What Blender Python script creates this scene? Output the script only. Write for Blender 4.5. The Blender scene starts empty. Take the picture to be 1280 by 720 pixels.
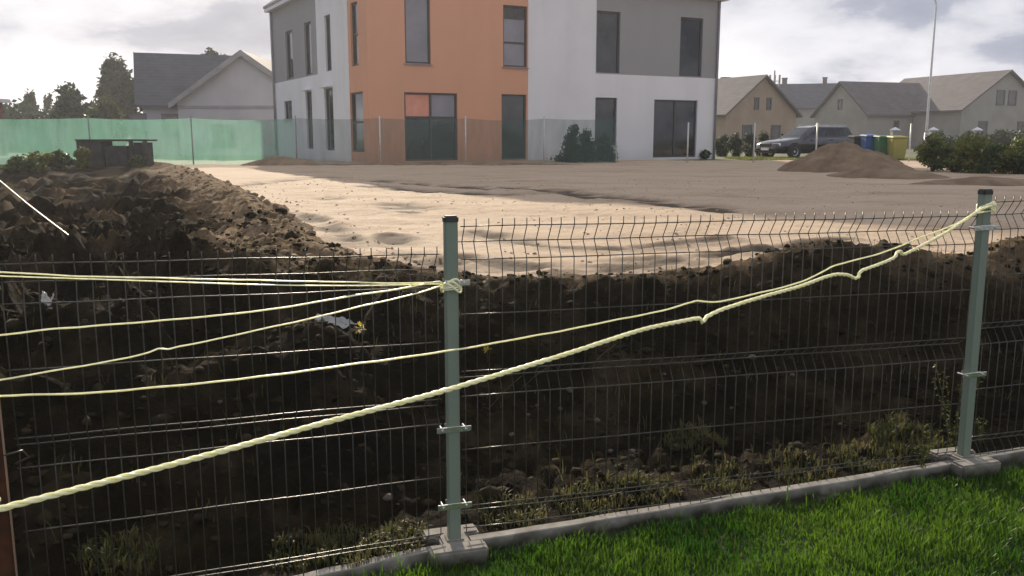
import bpy, bmesh, math, random
import numpy as np
from mathutils import Vector, Matrix

R = math.radians
random.seed(7); rng = np.random.default_rng(11)
scene = bpy.context.scene
C = scene.collection

# ------------------------------------------------------------------ camera
CAM_Z = 1.72; FPX = 1100.0; HORIZON = 172.0
PITCH = math.atan((360 - HORIZON) / FPX)
cam_d = bpy.data.cameras.new('camera'); cam = bpy.data.objects.new('camera', cam_d); C.objects.link(cam)
cam.location = (0, 0, CAM_Z); cam.rotation_euler = (math.pi/2 - PITCH, 0, 0)
cam_d.sensor_width = 36; cam_d.lens = FPX/1280*36; cam_d.clip_start = 0.05; cam_d.clip_end = 2500
scene.camera = cam
scene.render.resolution_x = 1024; scene.render.resolution_y = 576

# ------------------------------------------------------------------ sun, sky, exposure
SUN_AZ = R(-13.0); SUN_EL = R(21.5)
sun_dir = Vector((math.sin(SUN_AZ)*math.cos(SUN_EL), math.cos(SUN_AZ)*math.cos(SUN_EL), math.sin(SUN_EL)))
sl = bpy.data.lights.new('sun', 'SUN'); sl.energy = 3.4; sl.angle = R(0.5); sl.color = (1.0, 0.86, 0.68)
so = bpy.data.objects.new('sun', sl); C.objects.link(so)
so.rotation_euler = sun_dir.to_track_quat('Z', 'Y').to_euler(); so.location = (-20, 40, 30)

world = bpy.data.worlds.new('World'); scene.world = world; world.use_nodes = True
wn = world.node_tree; wn.nodes.clear()
def N(tree, typ, **kw):
    n = tree.nodes.new(typ)
    for k, v in kw.items():
        if k in n.inputs.keys(): n.inputs[k].default_value = v
        else: setattr(n, k, v)
    return n
def L(tree, a, b): tree.links.new(a, b)
def math_node(t, op, a, b=None, clamp=False):
    n = t.nodes.new('ShaderNodeMath'); n.operation = op; n.use_clamp = clamp
    for i, v in enumerate((a, b)):
        if v is None: continue
        if isinstance(v, (int, float)): n.inputs[i].default_value = v
        else: t.links.new(v, n.inputs[i])
    return n.outputs[0]
def ramp(t, fac, stops, interp='LINEAR'):
    n = t.nodes.new('ShaderNodeValToRGB'); n.color_ramp.interpolation = interp
    el = n.color_ramp.elements
    while len(el) < len(stops): el.new(0.5)
    for e, (p, c) in zip(el, stops):
        e.position = p; e.color = (*c, 1) if len(c) == 3 else c
    if fac is not None: t.links.new(fac, n.inputs[0])
    return n.outputs[0]
sky = N(wn, 'ShaderNodeTexSky', sky_type='NISHITA', sun_disc=False)
sky.sun_elevation = SUN_EL; sky.sun_rotation = SUN_AZ
sky.air_density = 1.0; sky.dust_density = 1.6; sky.ozone_density = 1.2; sky.altitude = 100
SKY_OFF = (-7.047, -13.966, 3.255)
tc = N(wn, 'ShaderNodeTexCoord')
sep = N(wn, 'ShaderNodeSeparateXYZ'); L(wn, tc.outputs['Generated'], sep.inputs[0])
den = math_node(wn, 'ADD', math_node(wn, 'MAXIMUM', sep.outputs[2], 0.0), 0.30)
cx = math_node(wn, 'DIVIDE', sep.outputs[0], den); cy = math_node(wn, 'DIVIDE', sep.outputs[1], den)
cv = N(wn, 'ShaderNodeCombineXYZ'); L(wn, cx, cv.inputs[0]); L(wn, cy, cv.inputs[1]); L(wn, math_node(wn, 'MULTIPLY', sep.outputs[2], 2.0), cv.inputs[2])
mp = N(wn, 'ShaderNodeMapping'); mp.inputs['Location'].default_value = SKY_OFF
L(wn, cv.outputs[0], mp.inputs[0])
nz = N(wn, 'ShaderNodeTexNoise', Scale=1.15, Detail=3.0, Roughness=0.5)                      # broad bright and dull banks
L(wn, mp.outputs[0], nz.inputs['Vector'])
nz2 = N(wn, 'ShaderNodeTexNoise', Scale=2.6, Detail=9.0, Roughness=0.56, Distortion=0.15)    # billows
L(wn, mp.outputs[0], nz2.inputs['Vector'])
bil = math_node(wn, 'ADD', math_node(wn, 'MULTIPLY', nz.outputs[0], 0.55), math_node(wn, 'MULTIPLY', nz2.outputs[0], 0.45))
ccol = ramp(wn, bil, [(0.38, (2.7, 3.05, 4.1)), (0.455, (3.8, 4.1, 5.1)), (0.485, (5.9, 6.0, 6.8)), (0.535, (7.6, 7.6, 8.2)), (0.66, (9.6, 9.5, 9.8))])
# clouds brighten towards the hazy horizon
hor = math_node(wn, 'ADD', 1.0, math_node(wn, 'MULTIPLY', math_node(wn, 'POWER', 2.718, math_node(wn, 'MULTIPLY', math_node(wn, 'MAXIMUM', sep.outputs[2], 0.0), -14.0)), 0.45))
cm = N(wn, 'ShaderNodeVectorMath', operation='SCALE'); L(wn, ccol, cm.inputs[0]); L(wn, hor, cm.inputs['Scale'])
mixc = N(wn, 'ShaderNodeMix', data_type='RGBA', blend_type='MIX'); mixc.inputs[0].default_value = 0.94
L(wn, sky.outputs[0], mixc.inputs[6]); L(wn, cm.outputs[0], mixc.inputs[7])
bg = N(wn, 'ShaderNodeBackground', Strength=0.055)
L(wn, mixc.outputs[2], bg.inputs[0])
wo = N(wn, 'ShaderNodeOutputWorld'); L(wn, bg.outputs[0], wo.inputs[0])

scene.view_settings.view_transform = 'Standard'; scene.view_settings.look = 'None'
scene.view_settings.exposure = 0.82; scene.view_settings.gamma = 1.0
try: scene.view_settings.use_curve_mapping = False
except Exception: pass
scene.render.engine = 'CYCLES'
scene.cycles.max_bounces = 8; scene.cycles.transparent_max_bounces = 24; scene.cycles.volume_bounces = 1

# ------------------------------------------------------------------ pixel helpers (a pixel gives a direction)
def ray(px, py):
    u = (px-640)/FPX; v = -(py-360)/FPX
    return Vector((u, v*math.sin(PITCH)+math.cos(PITCH), v*math.cos(PITCH)-math.sin(PITCH)))
O = Vector((0, 0, CAM_Z))
def atY(px, py, Y): d = ray(px, py); return O + d*(Y/d.y)
def atZ(px, py, Z): d = ray(px, py); return O + d*((Z-CAM_Z)/d.z)
def at_line(px, py, A, B):          # on the vertical plane through plan points A, B
    d = ray(px, py); n = Vector((-(B[1]-A[1]), B[0]-A[0], 0)); P = Vector((A[0], A[1], 0))
    t = (P-O).dot(n)/d.dot(n); return O + d*t

# ------------------------------------------------------------------ mesh helpers
def link(name, me, mat=None, parent=None, smooth=False):
    o = bpy.data.objects.new(name, me); C.objects.link(o)
    if mat is not None and not me.materials: me.materials.append(mat)
    if smooth:
        me.polygons.foreach_set('use_smooth', [True]*len(me.polygons))
    if parent is not None: o.parent = parent
    return o
def mesh(verts, faces):
    me = bpy.data.meshes.new('m'); me.from_pydata([tuple(v) for v in verts], [], faces); me.update(); return me
def np_mesh(V, F):
    """V (n,3), F (m,k) with constant k"""
    me = bpy.data.meshes.new('m'); V = np.asarray(V, np.float32); F = np.asarray(F, np.int32)
    k = F.shape[1]
    me.vertices.add(len(V)); me.vertices.foreach_set('co', V.ravel())
    me.loops.add(F.size); me.loops.foreach_set('vertex_index', F.ravel())
    me.polygons.add(len(F)); me.polygons.foreach_set('loop_start', np.arange(0, F.size, k, dtype=np.int32))
    me.polygons.foreach_set('loop_total', np.full(len(F), k, np.int32))
    me.update(calc_edges=True); return me
class MB:
    def __init__(s): s.v = []; s.f = []
    def add(s, vs, fs):
        b = len(s.v); s.v += [Vector(v) for v in vs]; s.f += [tuple(i+b for i in f) for f in fs]; return s
    def box(s, lo, hi, M=None):
        (a, b, c), (d, e, g) = lo, hi
        vs = [Vector(p) for p in ((a,b,c),(d,b,c),(d,e,c),(a,e,c),(a,b,g),(d,b,g),(d,e,g),(a,e,g))]
        if M is not None: vs = [M @ v for v in vs]
        return s.add(vs, [(3,2,1,0),(4,5,6,7),(0,1,5,4),(1,2,6,5),(2,3,7,6),(3,0,4,7)])
    def prism(s, poly, z0, z1):        # plan polygon extruded in z
        n = len(poly)
        return s.add([(p[0],p[1],z0) for p in poly]+[(p[0],p[1],z1) for p in poly],
                     [tuple(range(n))[::-1], tuple(range(n,2*n))]+[(i,(i+1)%n,n+(i+1)%n,n+i) for i in range(n)])
    def tube(s, pts, r, sides=6, caps=True):
        pts = [Vector(p) for p in pts]; n = len(pts); rings = []
        rr = r if isinstance(r, (list, tuple)) else [r]*n
        up = Vector((0,0,1)); vs = []; prev = None
        for i, p in enumerate(pts):
            t = (pts[min(i+1,n-1)]-pts[max(i-1,0)]).normalized()
            if prev is None:
                a = t.cross(up)
                if a.length < 1e-3: a = t.cross(Vector((1,0,0)))
            else: a = prev - t*prev.dot(t)
            a.normalize(); prev = a; b = t.cross(a)
            for k in range(sides):
                th = 2*math.pi*k/sides; vs.append(p + (a*math.cos(th)+b*math.sin(th))*rr[i])
        fs = [(i*sides+k, i*sides+(k+1)%sides, (i+1)*sides+(k+1)%sides, (i+1)*sides+k) for i in range(n-1) for k in range(sides)]
        if caps: fs += [tuple(range(sides))[::-1], tuple((n-1)*sides+k for k in range(sides))]
        return s.add(vs, fs)
    def lathe(s, prof, c=(0,0,0), sides=14, axis='z'):
        vs = []; m = len(prof)
        for k in range(sides):
            th = 2*math.pi*k/sides
            for r, z in prof:
                p = (r*math.cos(th), r*math.sin(th), z)
                if axis == 'y': p = (p[0], p[2], p[1])
                vs.append(Vector(p)+Vector(c))
        fs = [(k*m+j, ((k+1)%sides)*m+j, ((k+1)%sides)*m+j+1, k*m+j+1) for k in range(sides) for j in range(m-1)]
        return s.add(vs, fs)
    def build(s, name, mat, parent=None, smooth=False, bevel=0, segs=1):
        me = mesh(s.v, s.f)
        bm = bmesh.new(); bm.from_mesh(me)
        bmesh.ops.recalc_face_normals(bm, faces=bm.faces)
        if bevel:
            bmesh.ops.bevel(bm, geom=[e for e in bm.edges if len(e.link_faces) == 2 and e.calc_face_angle(0) > 0.5],
                            offset=bevel, segments=segs, affect='EDGES', clamp_overlap=True)
        bm.to_mesh(me); bm.free()
        return link(name, me, mat, parent, smooth)
def tag(o, label=None, cat=None, group=None, kind=None):
    if label: o['label'] = label
    if cat: o['category'] = cat
    if group: o['group'] = group
    if kind: o['kind'] = kind
    return o
def empty(name, loc=(0,0,0), rz=0, label=None, cat=None, group=None):
    o = bpy.data.objects.new(name, None); C.objects.link(o); o.location = loc; o.rotation_euler = (0,0,rz)
    o.empty_display_size = 0.1
    return tag(o, label, cat, group)
def copy_tree(o, parent=None):
    c = o.copy(); C.objects.link(c); c.parent = parent
    for ch in list(o.children): copy_tree(ch, c)
    return c

# ------------------------------------------------------------------ numpy noise
def _h(i, j, seed):
    n = (i.astype(np.int64)*374761393 + j.astype(np.int64)*668265263 + seed*1442695041) & 0xFFFFFFFF
    n = ((n ^ (n >> 13))*1274126177) & 0xFFFFFFFF
    return ((n ^ (n >> 16)) & 0xFFFFFF)/float(0xFFFFFF)
def noise2(x, y, seed=0):
    xi = np.floor(x); yi = np.floor(y); fx = x-xi; fy = y-yi
    u = fx*fx*fx*(fx*(fx*6-15)+10); v = fy*fy*fy*(fy*(fy*6-15)+10)
    def g(a, b):
        an = _h(xi+a, yi+b, seed)*2*np.pi
        return np.cos(an)*(fx-a)+np.sin(an)*(fy-b)
    return ((g(0,0)*(1-u)+g(1,0)*u)*(1-v)+(g(0,1)*(1-u)+g(1,1)*u)*v)*1.5
def fbm(x, y, sc, octv=4, seed=0, gain=0.5):
    t = 0; a = 1; f = 1/sc
    for o in range(octv):
        t = t+a*noise2(x*f+o*17.3, y*f-o*9.1, seed+o); a *= gain; f *= 2.03
    return t
def sstep(a, b, x):
    t = np.clip((x-a)/(b-a), 0, 1); return t*t*(3-2*t)

# ------------------------------------------------------------------ materials
MATS = {}
def new_mat(name):
    m = bpy.data.materials.new(name); m.use_nodes = True; t = m.node_tree; t.nodes.clear(); MATS[name] = m
    return m, t
def princ(t, **kw):
    p = t.nodes.new('ShaderNodeBsdfPrincipled')
    for k, v in kw.items(): p.inputs[k].default_value = v
    o = t.nodes.new('ShaderNodeOutputMaterial'); t.links.new(p.outputs[0], o.inputs[0]); return p
def objco(t, scale=1.0):
    c = t.nodes.new('ShaderNodeTexCoord'); m = t.nodes.new('ShaderNodeMapping')
    s = scale if isinstance(scale, tuple) else (scale,)*3
    m.inputs['Scale'].default_value = s; t.links.new(c.outputs['Object'], m.inputs[0]); return m.outputs[0]
def tnoise(t, vec, scale, detail=5.0, rough=0.55):
    n = t.nodes.new('ShaderNodeTexNoise'); n.inputs['Scale'].default_value = scale
    n.inputs['Detail'].default_value = detail; n.inputs['Roughness'].default_value = rough
    t.links.new(vec, n.inputs['Vector']); return n.outputs[0]
def bump(t, h, strength, dist, p):
    b = t.nodes.new('ShaderNodeBump'); b.inputs['Strength'].default_value = strength; b.inputs['Distance'].default_value = dist
    t.links.new(h, b.inputs['Height']); t.links.new(b.outputs[0], p.inputs['Normal'])
def mat_noise(name, c0, c1, scale=3.0, rough=0.8, bmp=0.0, bdist=0.01, metal=0.0, spec=0.5, detail=5.0, lo=0.35, hi=0.65):
    m, t = new_mat(name); p = princ(t, Roughness=rough, Metallic=metal)
    p.inputs['Specular IOR Level'].default_value = spec
    v = objco(t); n = tnoise(t, v, scale, detail)
    t.links.new(ramp(t, n, [(lo, c0), (hi, c1)]), p.inputs['Base Color'])
    if bmp: bump(t, tnoise(t, v, scale*4, detail), bmp, bdist, p)
    return m

# soil
m, t = new_mat('soil'); p = princ(t, Roughness=0.95); p.inputs['Specular IOR Level'].default_value = 0.08
v = objco(t); n1 = tnoise(t, v, 1.1, 6); n2 = tnoise(t, v, 14, 6, 0.65)
a = ramp(t, n1, [(0.35, (0.009, 0.0072, 0.0032)), (0.55, (0.020, 0.0155, 0.0065)), (0.72, (0.052, 0.040, 0.018))])
b = ramp(t, n2, [(0.3, (0.45, 0.42, 0.4)), (0.7, (1.25, 1.2, 1.15))])
mx = N(t, 'ShaderNodeMix', data_type='RGBA', blend_type='MULTIPLY'); mx.inputs[0].default_value = 1.0
at = t.nodes.new('ShaderNodeAttribute'); at.attribute_name = 'subsoil'
mt_ = N(t, 'ShaderNodeMix', data_type='RGBA', blend_type='MIX'); L(t, at.outputs['Fac'], mt_.inputs[0]); L(t, a, mt_.inputs[6])
L(t, ramp(t, n1, [(0.35, (0.20, 0.145, 0.085)), (0.65, (0.34, 0.255, 0.16))]), mt_.inputs[7])
L(t, mt_.outputs[2], mx.inputs[6]); L(t, b, mx.inputs[7]); L(t, mx.outputs[2], p.inputs['Base Color'])
bump(t, tnoise(t, v, 38, 7, 0.7), 1.0, 0.04, p)
# sand
m, t = new_mat('sand'); p = princ(t, Roughness=0.92); p.inputs['Specular IOR Level'].default_value = 0.3
v = objco(t, (0.55, 1.4, 1.0)); n1 = tnoise(t, v, 0.9, 7, 0.6); v2 = objco(t); n2 = tnoise(t, v2, 22, 5, 0.6)
sand_at = t.nodes.new('ShaderNodeAttribute'); sand_at.attribute_name = 'damp_shade'
a = ramp(t, n1, [(0.30, (0.40, 0.295, 0.20)), (0.47, (0.515, 0.395, 0.275)), (0.7, (0.575, 0.455, 0.325))])
b = ramp(t, n2, [(0.3, (0.82, 0.80, 0.78)), (0.65, (1.06, 1.05, 1.04))])
mx = N(t, 'ShaderNodeMix', data_type='RGBA', blend_type='MULTIPLY'); mx.inputs[0].default_value = 1.0
L(t, a, mx.inputs[6]); L(t, b, mx.inputs[7]); md = N(t, 'ShaderNodeMix', data_type='RGBA', blend_type='MIX'); L(t, sand_at.outputs['Fac'], md.inputs[0]); L(t, mx.outputs[2], md.inputs[6]); md.inputs[7].default_value = (0.07, 0.047, 0.028, 1)
L(t, md.outputs[2], p.inputs['Base Color'])
bump(t, tnoise(t, v2, 30, 6, 0.65), 0.5, 0.02, p)
SOIL = MATS['soil']; SAND = MATS['sand']
GROUNDM = mat_noise('rough_ground', (0.045, 0.075, 0.022), (0.12, 0.115, 0.05), 0.35, 0.95, 0.5, 0.05)
LAWNM = mat_noise('lawn_soil', (0.02, 0.035, 0.010), (0.03, 0.055, 0.014), 6, 0.95, 0.5, 0.02)
HEAPM = mat_noise('heap_earth', (0.16, 0.105, 0.06), (0.27, 0.19, 0.115), 2.2, 0.95, 0.7, 0.03)
CONC = mat_noise('concrete', (0.12, 0.113, 0.095), (0.27, 0.255, 0.225), 9, 0.9, 0.35, 0.006)
CAPM = mat_noise('cap_plastic', (0.02, 0.022, 0.024), (0.035, 0.037, 0.04), 30, 0.4)
WIRE = mat_noise('galvanised_wire', (0.05, 0.052, 0.043), (0.11, 0.108, 0.095), 40, 0.30, 0, 0, 0.5)
CLAMP = mat_noise('clamp_metal', (0.6, 0.6, 0.58), (0.75, 0.75, 0.72), 60, 0.25, 0, 0, 0.9)
RUST = mat_noise('rusty_steel', (0.035, 0.011, 0.003), (0.10, 0.034, 0.010), 14, 0.8, 0.4, 0.003, 0.2)
def translucent(name, c0, c1, scale, tr=0.45, rough=0.5, spec=0.35, alpha=None):
    m, t = new_mat(name); p = t.nodes.new('ShaderNodeBsdfPrincipled'); p.inputs['Roughness'].default_value = rough
    p.inputs['Specular IOR Level'].default_value = spec
    v = objco(t); col = ramp(t, tnoise(t, v, scale, 3), [(0.35, c0), (0.65, c1)])
    t.links.new(col, p.inputs['Base Color'])
    tl = t.nodes.new('ShaderNodeBsdfTranslucent'); t.links.new(col, tl.inputs[0])
    ms = t.nodes.new('ShaderNodeMixShader'); ms.inputs[0].default_value = tr
    t.links.new(p.outputs[0], ms.inputs[1]); t.links.new(tl.outputs[0], ms.inputs[2])
    out = ms.outputs[0]
    if alpha is not None:
        tp = t.nodes.new('ShaderNodeBsdfTransparent'); m2 = t.nodes.new('ShaderNodeMixShader')
        w1 = tnoise(t, objco(t, (3.0, 1.0, 0.6)), 1.2, 6, 0.6)
        w2 = tnoise(t, objco(t, (60, 60, 60)), 1.0, 2, 0.5)
        t.links.new(math_node(t, 'ADD', math_node(t, 'ADD', alpha-0.32, math_node(t, 'MULTIPLY', w1, 0.44)), math_node(t, 'MULTIPLY', w2, 0.2), True), m2.inputs[0])
        t.links.new(tp.outputs[0], m2.inputs[1]); t.links.new(out, m2.inputs[2]); out = m2.outputs[0]
    o = t.nodes.new('ShaderNodeOutputMaterial'); t.links.new(out, o.inputs[0]); return m
GRASS = translucent('grass_blade', (0.036, 0.112, 0.007), (0.125, 0.235, 0.019), 2.2, 0.55, 0.36)
DRYG = translucent('dry_grass', (0.055, 0.07, 0.018), (0.15, 0.135, 0.045), 9.0, 0.45, 0.6)
for _n in ('rope_fibre', 'pale_cord'):
    m, t = new_mat(_n); p = princ(t, Roughness=0.35); v = objco(t)
    c0, c1 = ((0.92, 0.89, 0.46), (0.97, 0.95, 0.66)) if _n == 'rope_fibre' else ((0.93, 0.91, 0.54), (0.97, 0.95, 0.70))
    t.links.new(ramp(t, tnoise(t, v, 40, 3), [(0.35, c0), (0.65, c1)]), p.inputs['Base Color'])
    p.inputs['Subsurface Weight'].default_value = 0.9; p.inputs['Subsurface Radius'].default_value = (1.0, 0.95, 0.6); p.inputs['Subsurface Scale'].default_value = 0.012
    p.subsurface_method = 'BURLEY'; p.inputs['Specular IOR Level'].default_value = 0.7
ROPE = MATS['rope_fibre']; ROPEW = MATS['pale_cord']
LEAF_D = translucent('leaf_dark', (0.022, 0.048, 0.018), (0.05, 0.085, 0.028), 1.5, 0.3, 0.5)
LEAF_M = translucent('leaf_mid', (0.04, 0.075, 0.02), (0.095, 0.125, 0.035), 1.2, 0.35, 0.5)
LEAF_Y = translucent('leaf_light', (0.10, 0.135, 0.022), (0.23, 0.235, 0.055), 2.0, 0.5, 0.5)
YLEAF = translucent('yellow_leaf', (0.55, 0.42, 0.05), (0.6, 0.5, 0.1), 20.0, 0.5, 0.5)
NET = translucent('green_net', (0.17, 0.42, 0.32), (0.24, 0.48, 0.39), 0.8, 0.55, 0.7, 0.1, 0.56)
NET_SHADE = translucent('shaded_green_net', (0.09, 0.18, 0.17), (0.13, 0.23, 0.21), 0.8, 0.5, 0.7, 0.1, 0.40)  # same net, with the shade of the house painted into its colour
PLASTIC = translucent('plastic_sheet', (0.6, 0.6, 0.58), (0.75, 0.74, 0.7), 9.0, 0.4, 0.15, 0.7)
BARK = mat_noise('bark', (0.05, 0.036, 0.024), (0.10, 0.075, 0.05), 5, 0.95, 0.6, 0.03)
STONE = mat_noise('stone', (0.07, 0.06, 0.045), (0.15, 0.13, 0.10), 18, 0.9, 0.4, 0.01)
def mat_wall(name, c, dirt=(0.30, 0.27, 0.24), base=0.8, rough=0.9):
    m, t = new_mat(name); p = princ(t, Roughness=rough); p.inputs['Specular IOR Level'].default_value = 0.2
    st = tnoise(t, objco(t, (1.1, 1.1, 0.10)), 1.0, 4, 0.55); bl = tnoise(t, objco(t), 0.7, 5, 0.6); fi = tnoise(t, objco(t), 30, 4)
    f = math_node(t, 'MULTIPLY', ramp(t, st, [(0.45, (0, 0, 0)), (0.75, (1, 1, 1))]), 0.14)
    f = math_node(t, 'ADD', f, math_node(t, 'MULTIPLY', ramp(t, bl, [(0.4, (0, 0, 0)), (0.7, (1, 1, 1))]), 0.12))
    tc_ = t.nodes.new('ShaderNodeTexCoord'); sp = t.nodes.new('ShaderNodeSeparateXYZ'); t.links.new(tc_.outputs['Object'], sp.inputs[0])
    sp_ = math_node(t, 'SUBTRACT', base+0.9, math_node(t, 'ADD', sp.outputs[2], math_node(t, 'MULTIPLY', bl, 0.9)), True)   # mud splashed on the foot of the wall
    f = math_node(t, 'ADD', f, math_node(t, 'MULTIPLY', sp_, 0.6), True)
    mx_ = N(t, 'ShaderNodeMix', data_type='RGBA', blend_type='MIX'); t.links.new(f, mx_.inputs[0]); mx_.inputs[6].default_value = (*c, 1); mx_.inputs[7].default_value = (*dirt, 1)
    t.links.new(mx_.outputs[2], p.inputs['Base Color']); bump(t, fi, 0.25, 0.006, p); return m
ORANGE = mat_wall('orange_render', (0.72, 0.37, 0.23), (0.42, 0.25, 0.17))
WHITE = mat_wall('white_render', (0.80, 0.79, 0.80), (0.44, 0.42, 0.40))
GREYR = mat_wall('grey_render', (0.33, 0.325, 0.325), (0.23, 0.22, 0.21))
FASCIA = mat_noise('roof_trim', (0.20, 0.20, 0.215), (0.26, 0.26, 0.27), 2, 0.6)
ROOFD = mat_noise('dark_roof', (0.034, 0.040, 0.052), (0.055, 0.062, 0.078), 1.6, 0.75, 0.3, 0.03)
ROOFB = mat_noise('brown_roof', (0.085, 0.074, 0.076), (0.12, 0.105, 0.106), 1.4, 0.8, 0.3, 0.03)
for _m, _k in ((ROOFD, 0), (ROOFB, 1)):
    t = _m.node_tree; p = t.nodes['Principled BSDF']; wv = t.nodes.new('ShaderNodeTexWave'); wv.wave_type = 'BANDS'; wv.bands_direction = 'Z'; wv.wave_profile = 'SAW'
    wv.inputs['Scale'].default_value = 1.7; wv.inputs['Distortion'].default_value = 0.4; wv.inputs['Detail'].default_value = 2; t.links.new(objco(t), wv.inputs['Vector'])
    lk = p.inputs['Base Color'].links[0].from_socket; mm = N(t, 'ShaderNodeMix', data_type='RGBA', blend_type='MULTIPLY'); mm.inputs[0].default_value = 1.0
    t.links.new(lk, mm.inputs[6]); t.links.new(ramp(t, wv.outputs[0], [(0.0, (0.72, 0.72, 0.72)), (0.35, (1.05, 1.05, 1.05))]), mm.inputs[7]); t.links.new(mm.outputs[2], p.inputs['Base Color'])
TANW = mat_noise('tan_plaster', (0.33, 0.24, 0.165), (0.40, 0.30, 0.21), 0.7, 0.9)
BEIGEW = mat_noise('beige_plaster', (0.27, 0.26, 0.23), (0.34, 0.325, 0.29), 0.6, 0.9)
PALEW = mat_noise('pale_plaster', (0.36, 0.35, 0.39), (0.43, 0.42, 0.455), 0.5, 0.9)
POSTM = mat_wall('post_coating', (0.22, 0.268, 0.215), (0.12, 0.108, 0.075), -0.35, 0.42)
WTRIM = mat_noise('white_trim', (0.72, 0.72, 0.74), (0.78, 0.78, 0.8), 2, 0.7)
FRAME = mat_noise('window_frame', (0.045, 0.043, 0.045), (0.065, 0.062, 0.064), 8, 0.5)
GLASS = mat_noise('window_glass', (0.010, 0.013, 0.013), (0.045, 0.052, 0.052), 0.9, 0.05, 0.02, 0.01, 0, 0.6, 3.0)
GREYGL = mat_noise('blind_grey', (0.20, 0.195, 0.22), (0.26, 0.25, 0.28), 0.9, 0.15)
PINKGL = mat_noise('pink_pane_glow', (0.72, 0.30, 0.20), (0.8, 0.36, 0.25), 3, 0.8)  # warm light seen in the door pane, painted as flat pink
DARKW = mat_noise('dark_timber', (0.022, 0.026, 0.024), (0.05, 0.05, 0.045), 5, 0.85, 0.3, 0.01)
REDW = mat_noise('red_timber', (0.16, 0.05, 0.045), (0.22, 0.075, 0.06), 4, 0.85)
PAINT = mat_noise('car_paint', (0.020, 0.024, 0.034), (0.026, 0.030, 0.042), 2, 0.22, 0, 0, 0.3, 0.6)
PAINT.node_tree.nodes['Principled BSDF'].inputs['Coat Weight'].default_value = 0.8
TYRE = mat_noise('tyre', (0.015, 0.015, 0.016), (0.03, 0.03, 0.03), 20, 0.85)
RIM = mat_noise('alloy', (0.45, 0.45, 0.46), (0.55, 0.55, 0.56), 20, 0.3, 0, 0, 0.9)
LENS = mat_noise('headlight_lens', (0.75, 0.77, 0.8), (0.85, 0.86, 0.88), 20, 0.05, 0, 0, 0.6)
REDL = mat_noise('tail_lens', (0.4, 0.02, 0.02), (0.5, 0.03, 0.03), 20, 0.15)
BLUEP = mat_noise('blue_plastic', (0.03, 0.10, 0.30), (0.04, 0.12, 0.34), 3, 0.6)
GREENP = mat_noise('green_plastic', (0.02, 0.13, 0.05), (0.03, 0.16, 0.06), 3, 0.6)
YELP = mat_noise('yellow_plastic', (0.27, 0.25, 0.05), (0.32, 0.29, 0.06), 3, 0.6)
BLKP = mat_noise('black_plastic', (0.02, 0.025, 0.022), (0.035, 0.04, 0.036), 3, 0.8)
PALEP = mat_noise('pale_post', (0.50, 0.52, 0.50), (0.62, 0.63, 0.6), 9, 0.4, 0, 0, 0.5)

# ------------------------------------------------------------------ near fence geometry that the ground follows
P1 = np.array([-0.235, 3.35]); P2 = np.array([2.19, 4.07])
FD = (P2-P1)/np.linalg.norm(P2-P1); FN = np.array([-FD[1], FD[0]])
P3 = P2 + FD*2.55
PL = np.array([-1.62, 2.74])                        # left end of the cut panel
FDL = (P1-PL)/np.linalg.norm(P1-PL)
def fence_n(x, y):
    n = (x-P1[0])*FN[0]+(y-P1[1])*FN[1]
    FNL = np.array([-FDL[1], FDL[0]])
    nl = (x-P1[0])*FNL[0]+(y-P1[1])*FNL[1]
    return np.where(x < P1[0], np.maximum(nl, n*0+nl), n)
def plinth_z(x): return 0.135+0.028*(x-P1[0])
def lawn_z(x, y): return 0.045+0.028*(x-P1[0])

# ------------------------------------------------------------------ ground
SANDZ = 0.85
BND = np.array([(-16,37),(-9.6,25.8),(-4.5,14.4),(-2.6,9.9),(-1.75,7.9),(-1.05,6.85),(-0.2,6.05),(0.6,6.15),(1.6,6.35),(2.8,6.55),(4,6.85),(6,7.5),(9,8.4),(32,12)], float)
def pad_z(x, y): return SANDZ - 0.10*sstep(12.0, 5.8, y)
POLY = np.vstack([BND, [(32,48),(-16,48)]])
def sdist(x, y):
    d = np.full(x.shape, 1e9); ins = np.zeros(x.shape, bool)
    for i in range(len(POLY)):
        a = POLY[i]; b = POLY[(i+1) % len(POLY)]
        e = b-a; tt = np.clip(((x-a[0])*e[0]+(y-a[1])*e[1])/(e@e), 0, 1)
        if i < len(BND)-1: d = np.minimum(d, np.hypot(x-a[0]-tt*e[0], y-a[1]-tt*e[1]))
        c = ((a[1] > y) != (b[1] > y)) & (x < (b[0]-a[0])*(y-a[1])/(b[1]-a[1]+1e-12)+a[0]); ins ^= c
    return np.where(ins, -d, d)
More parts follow.
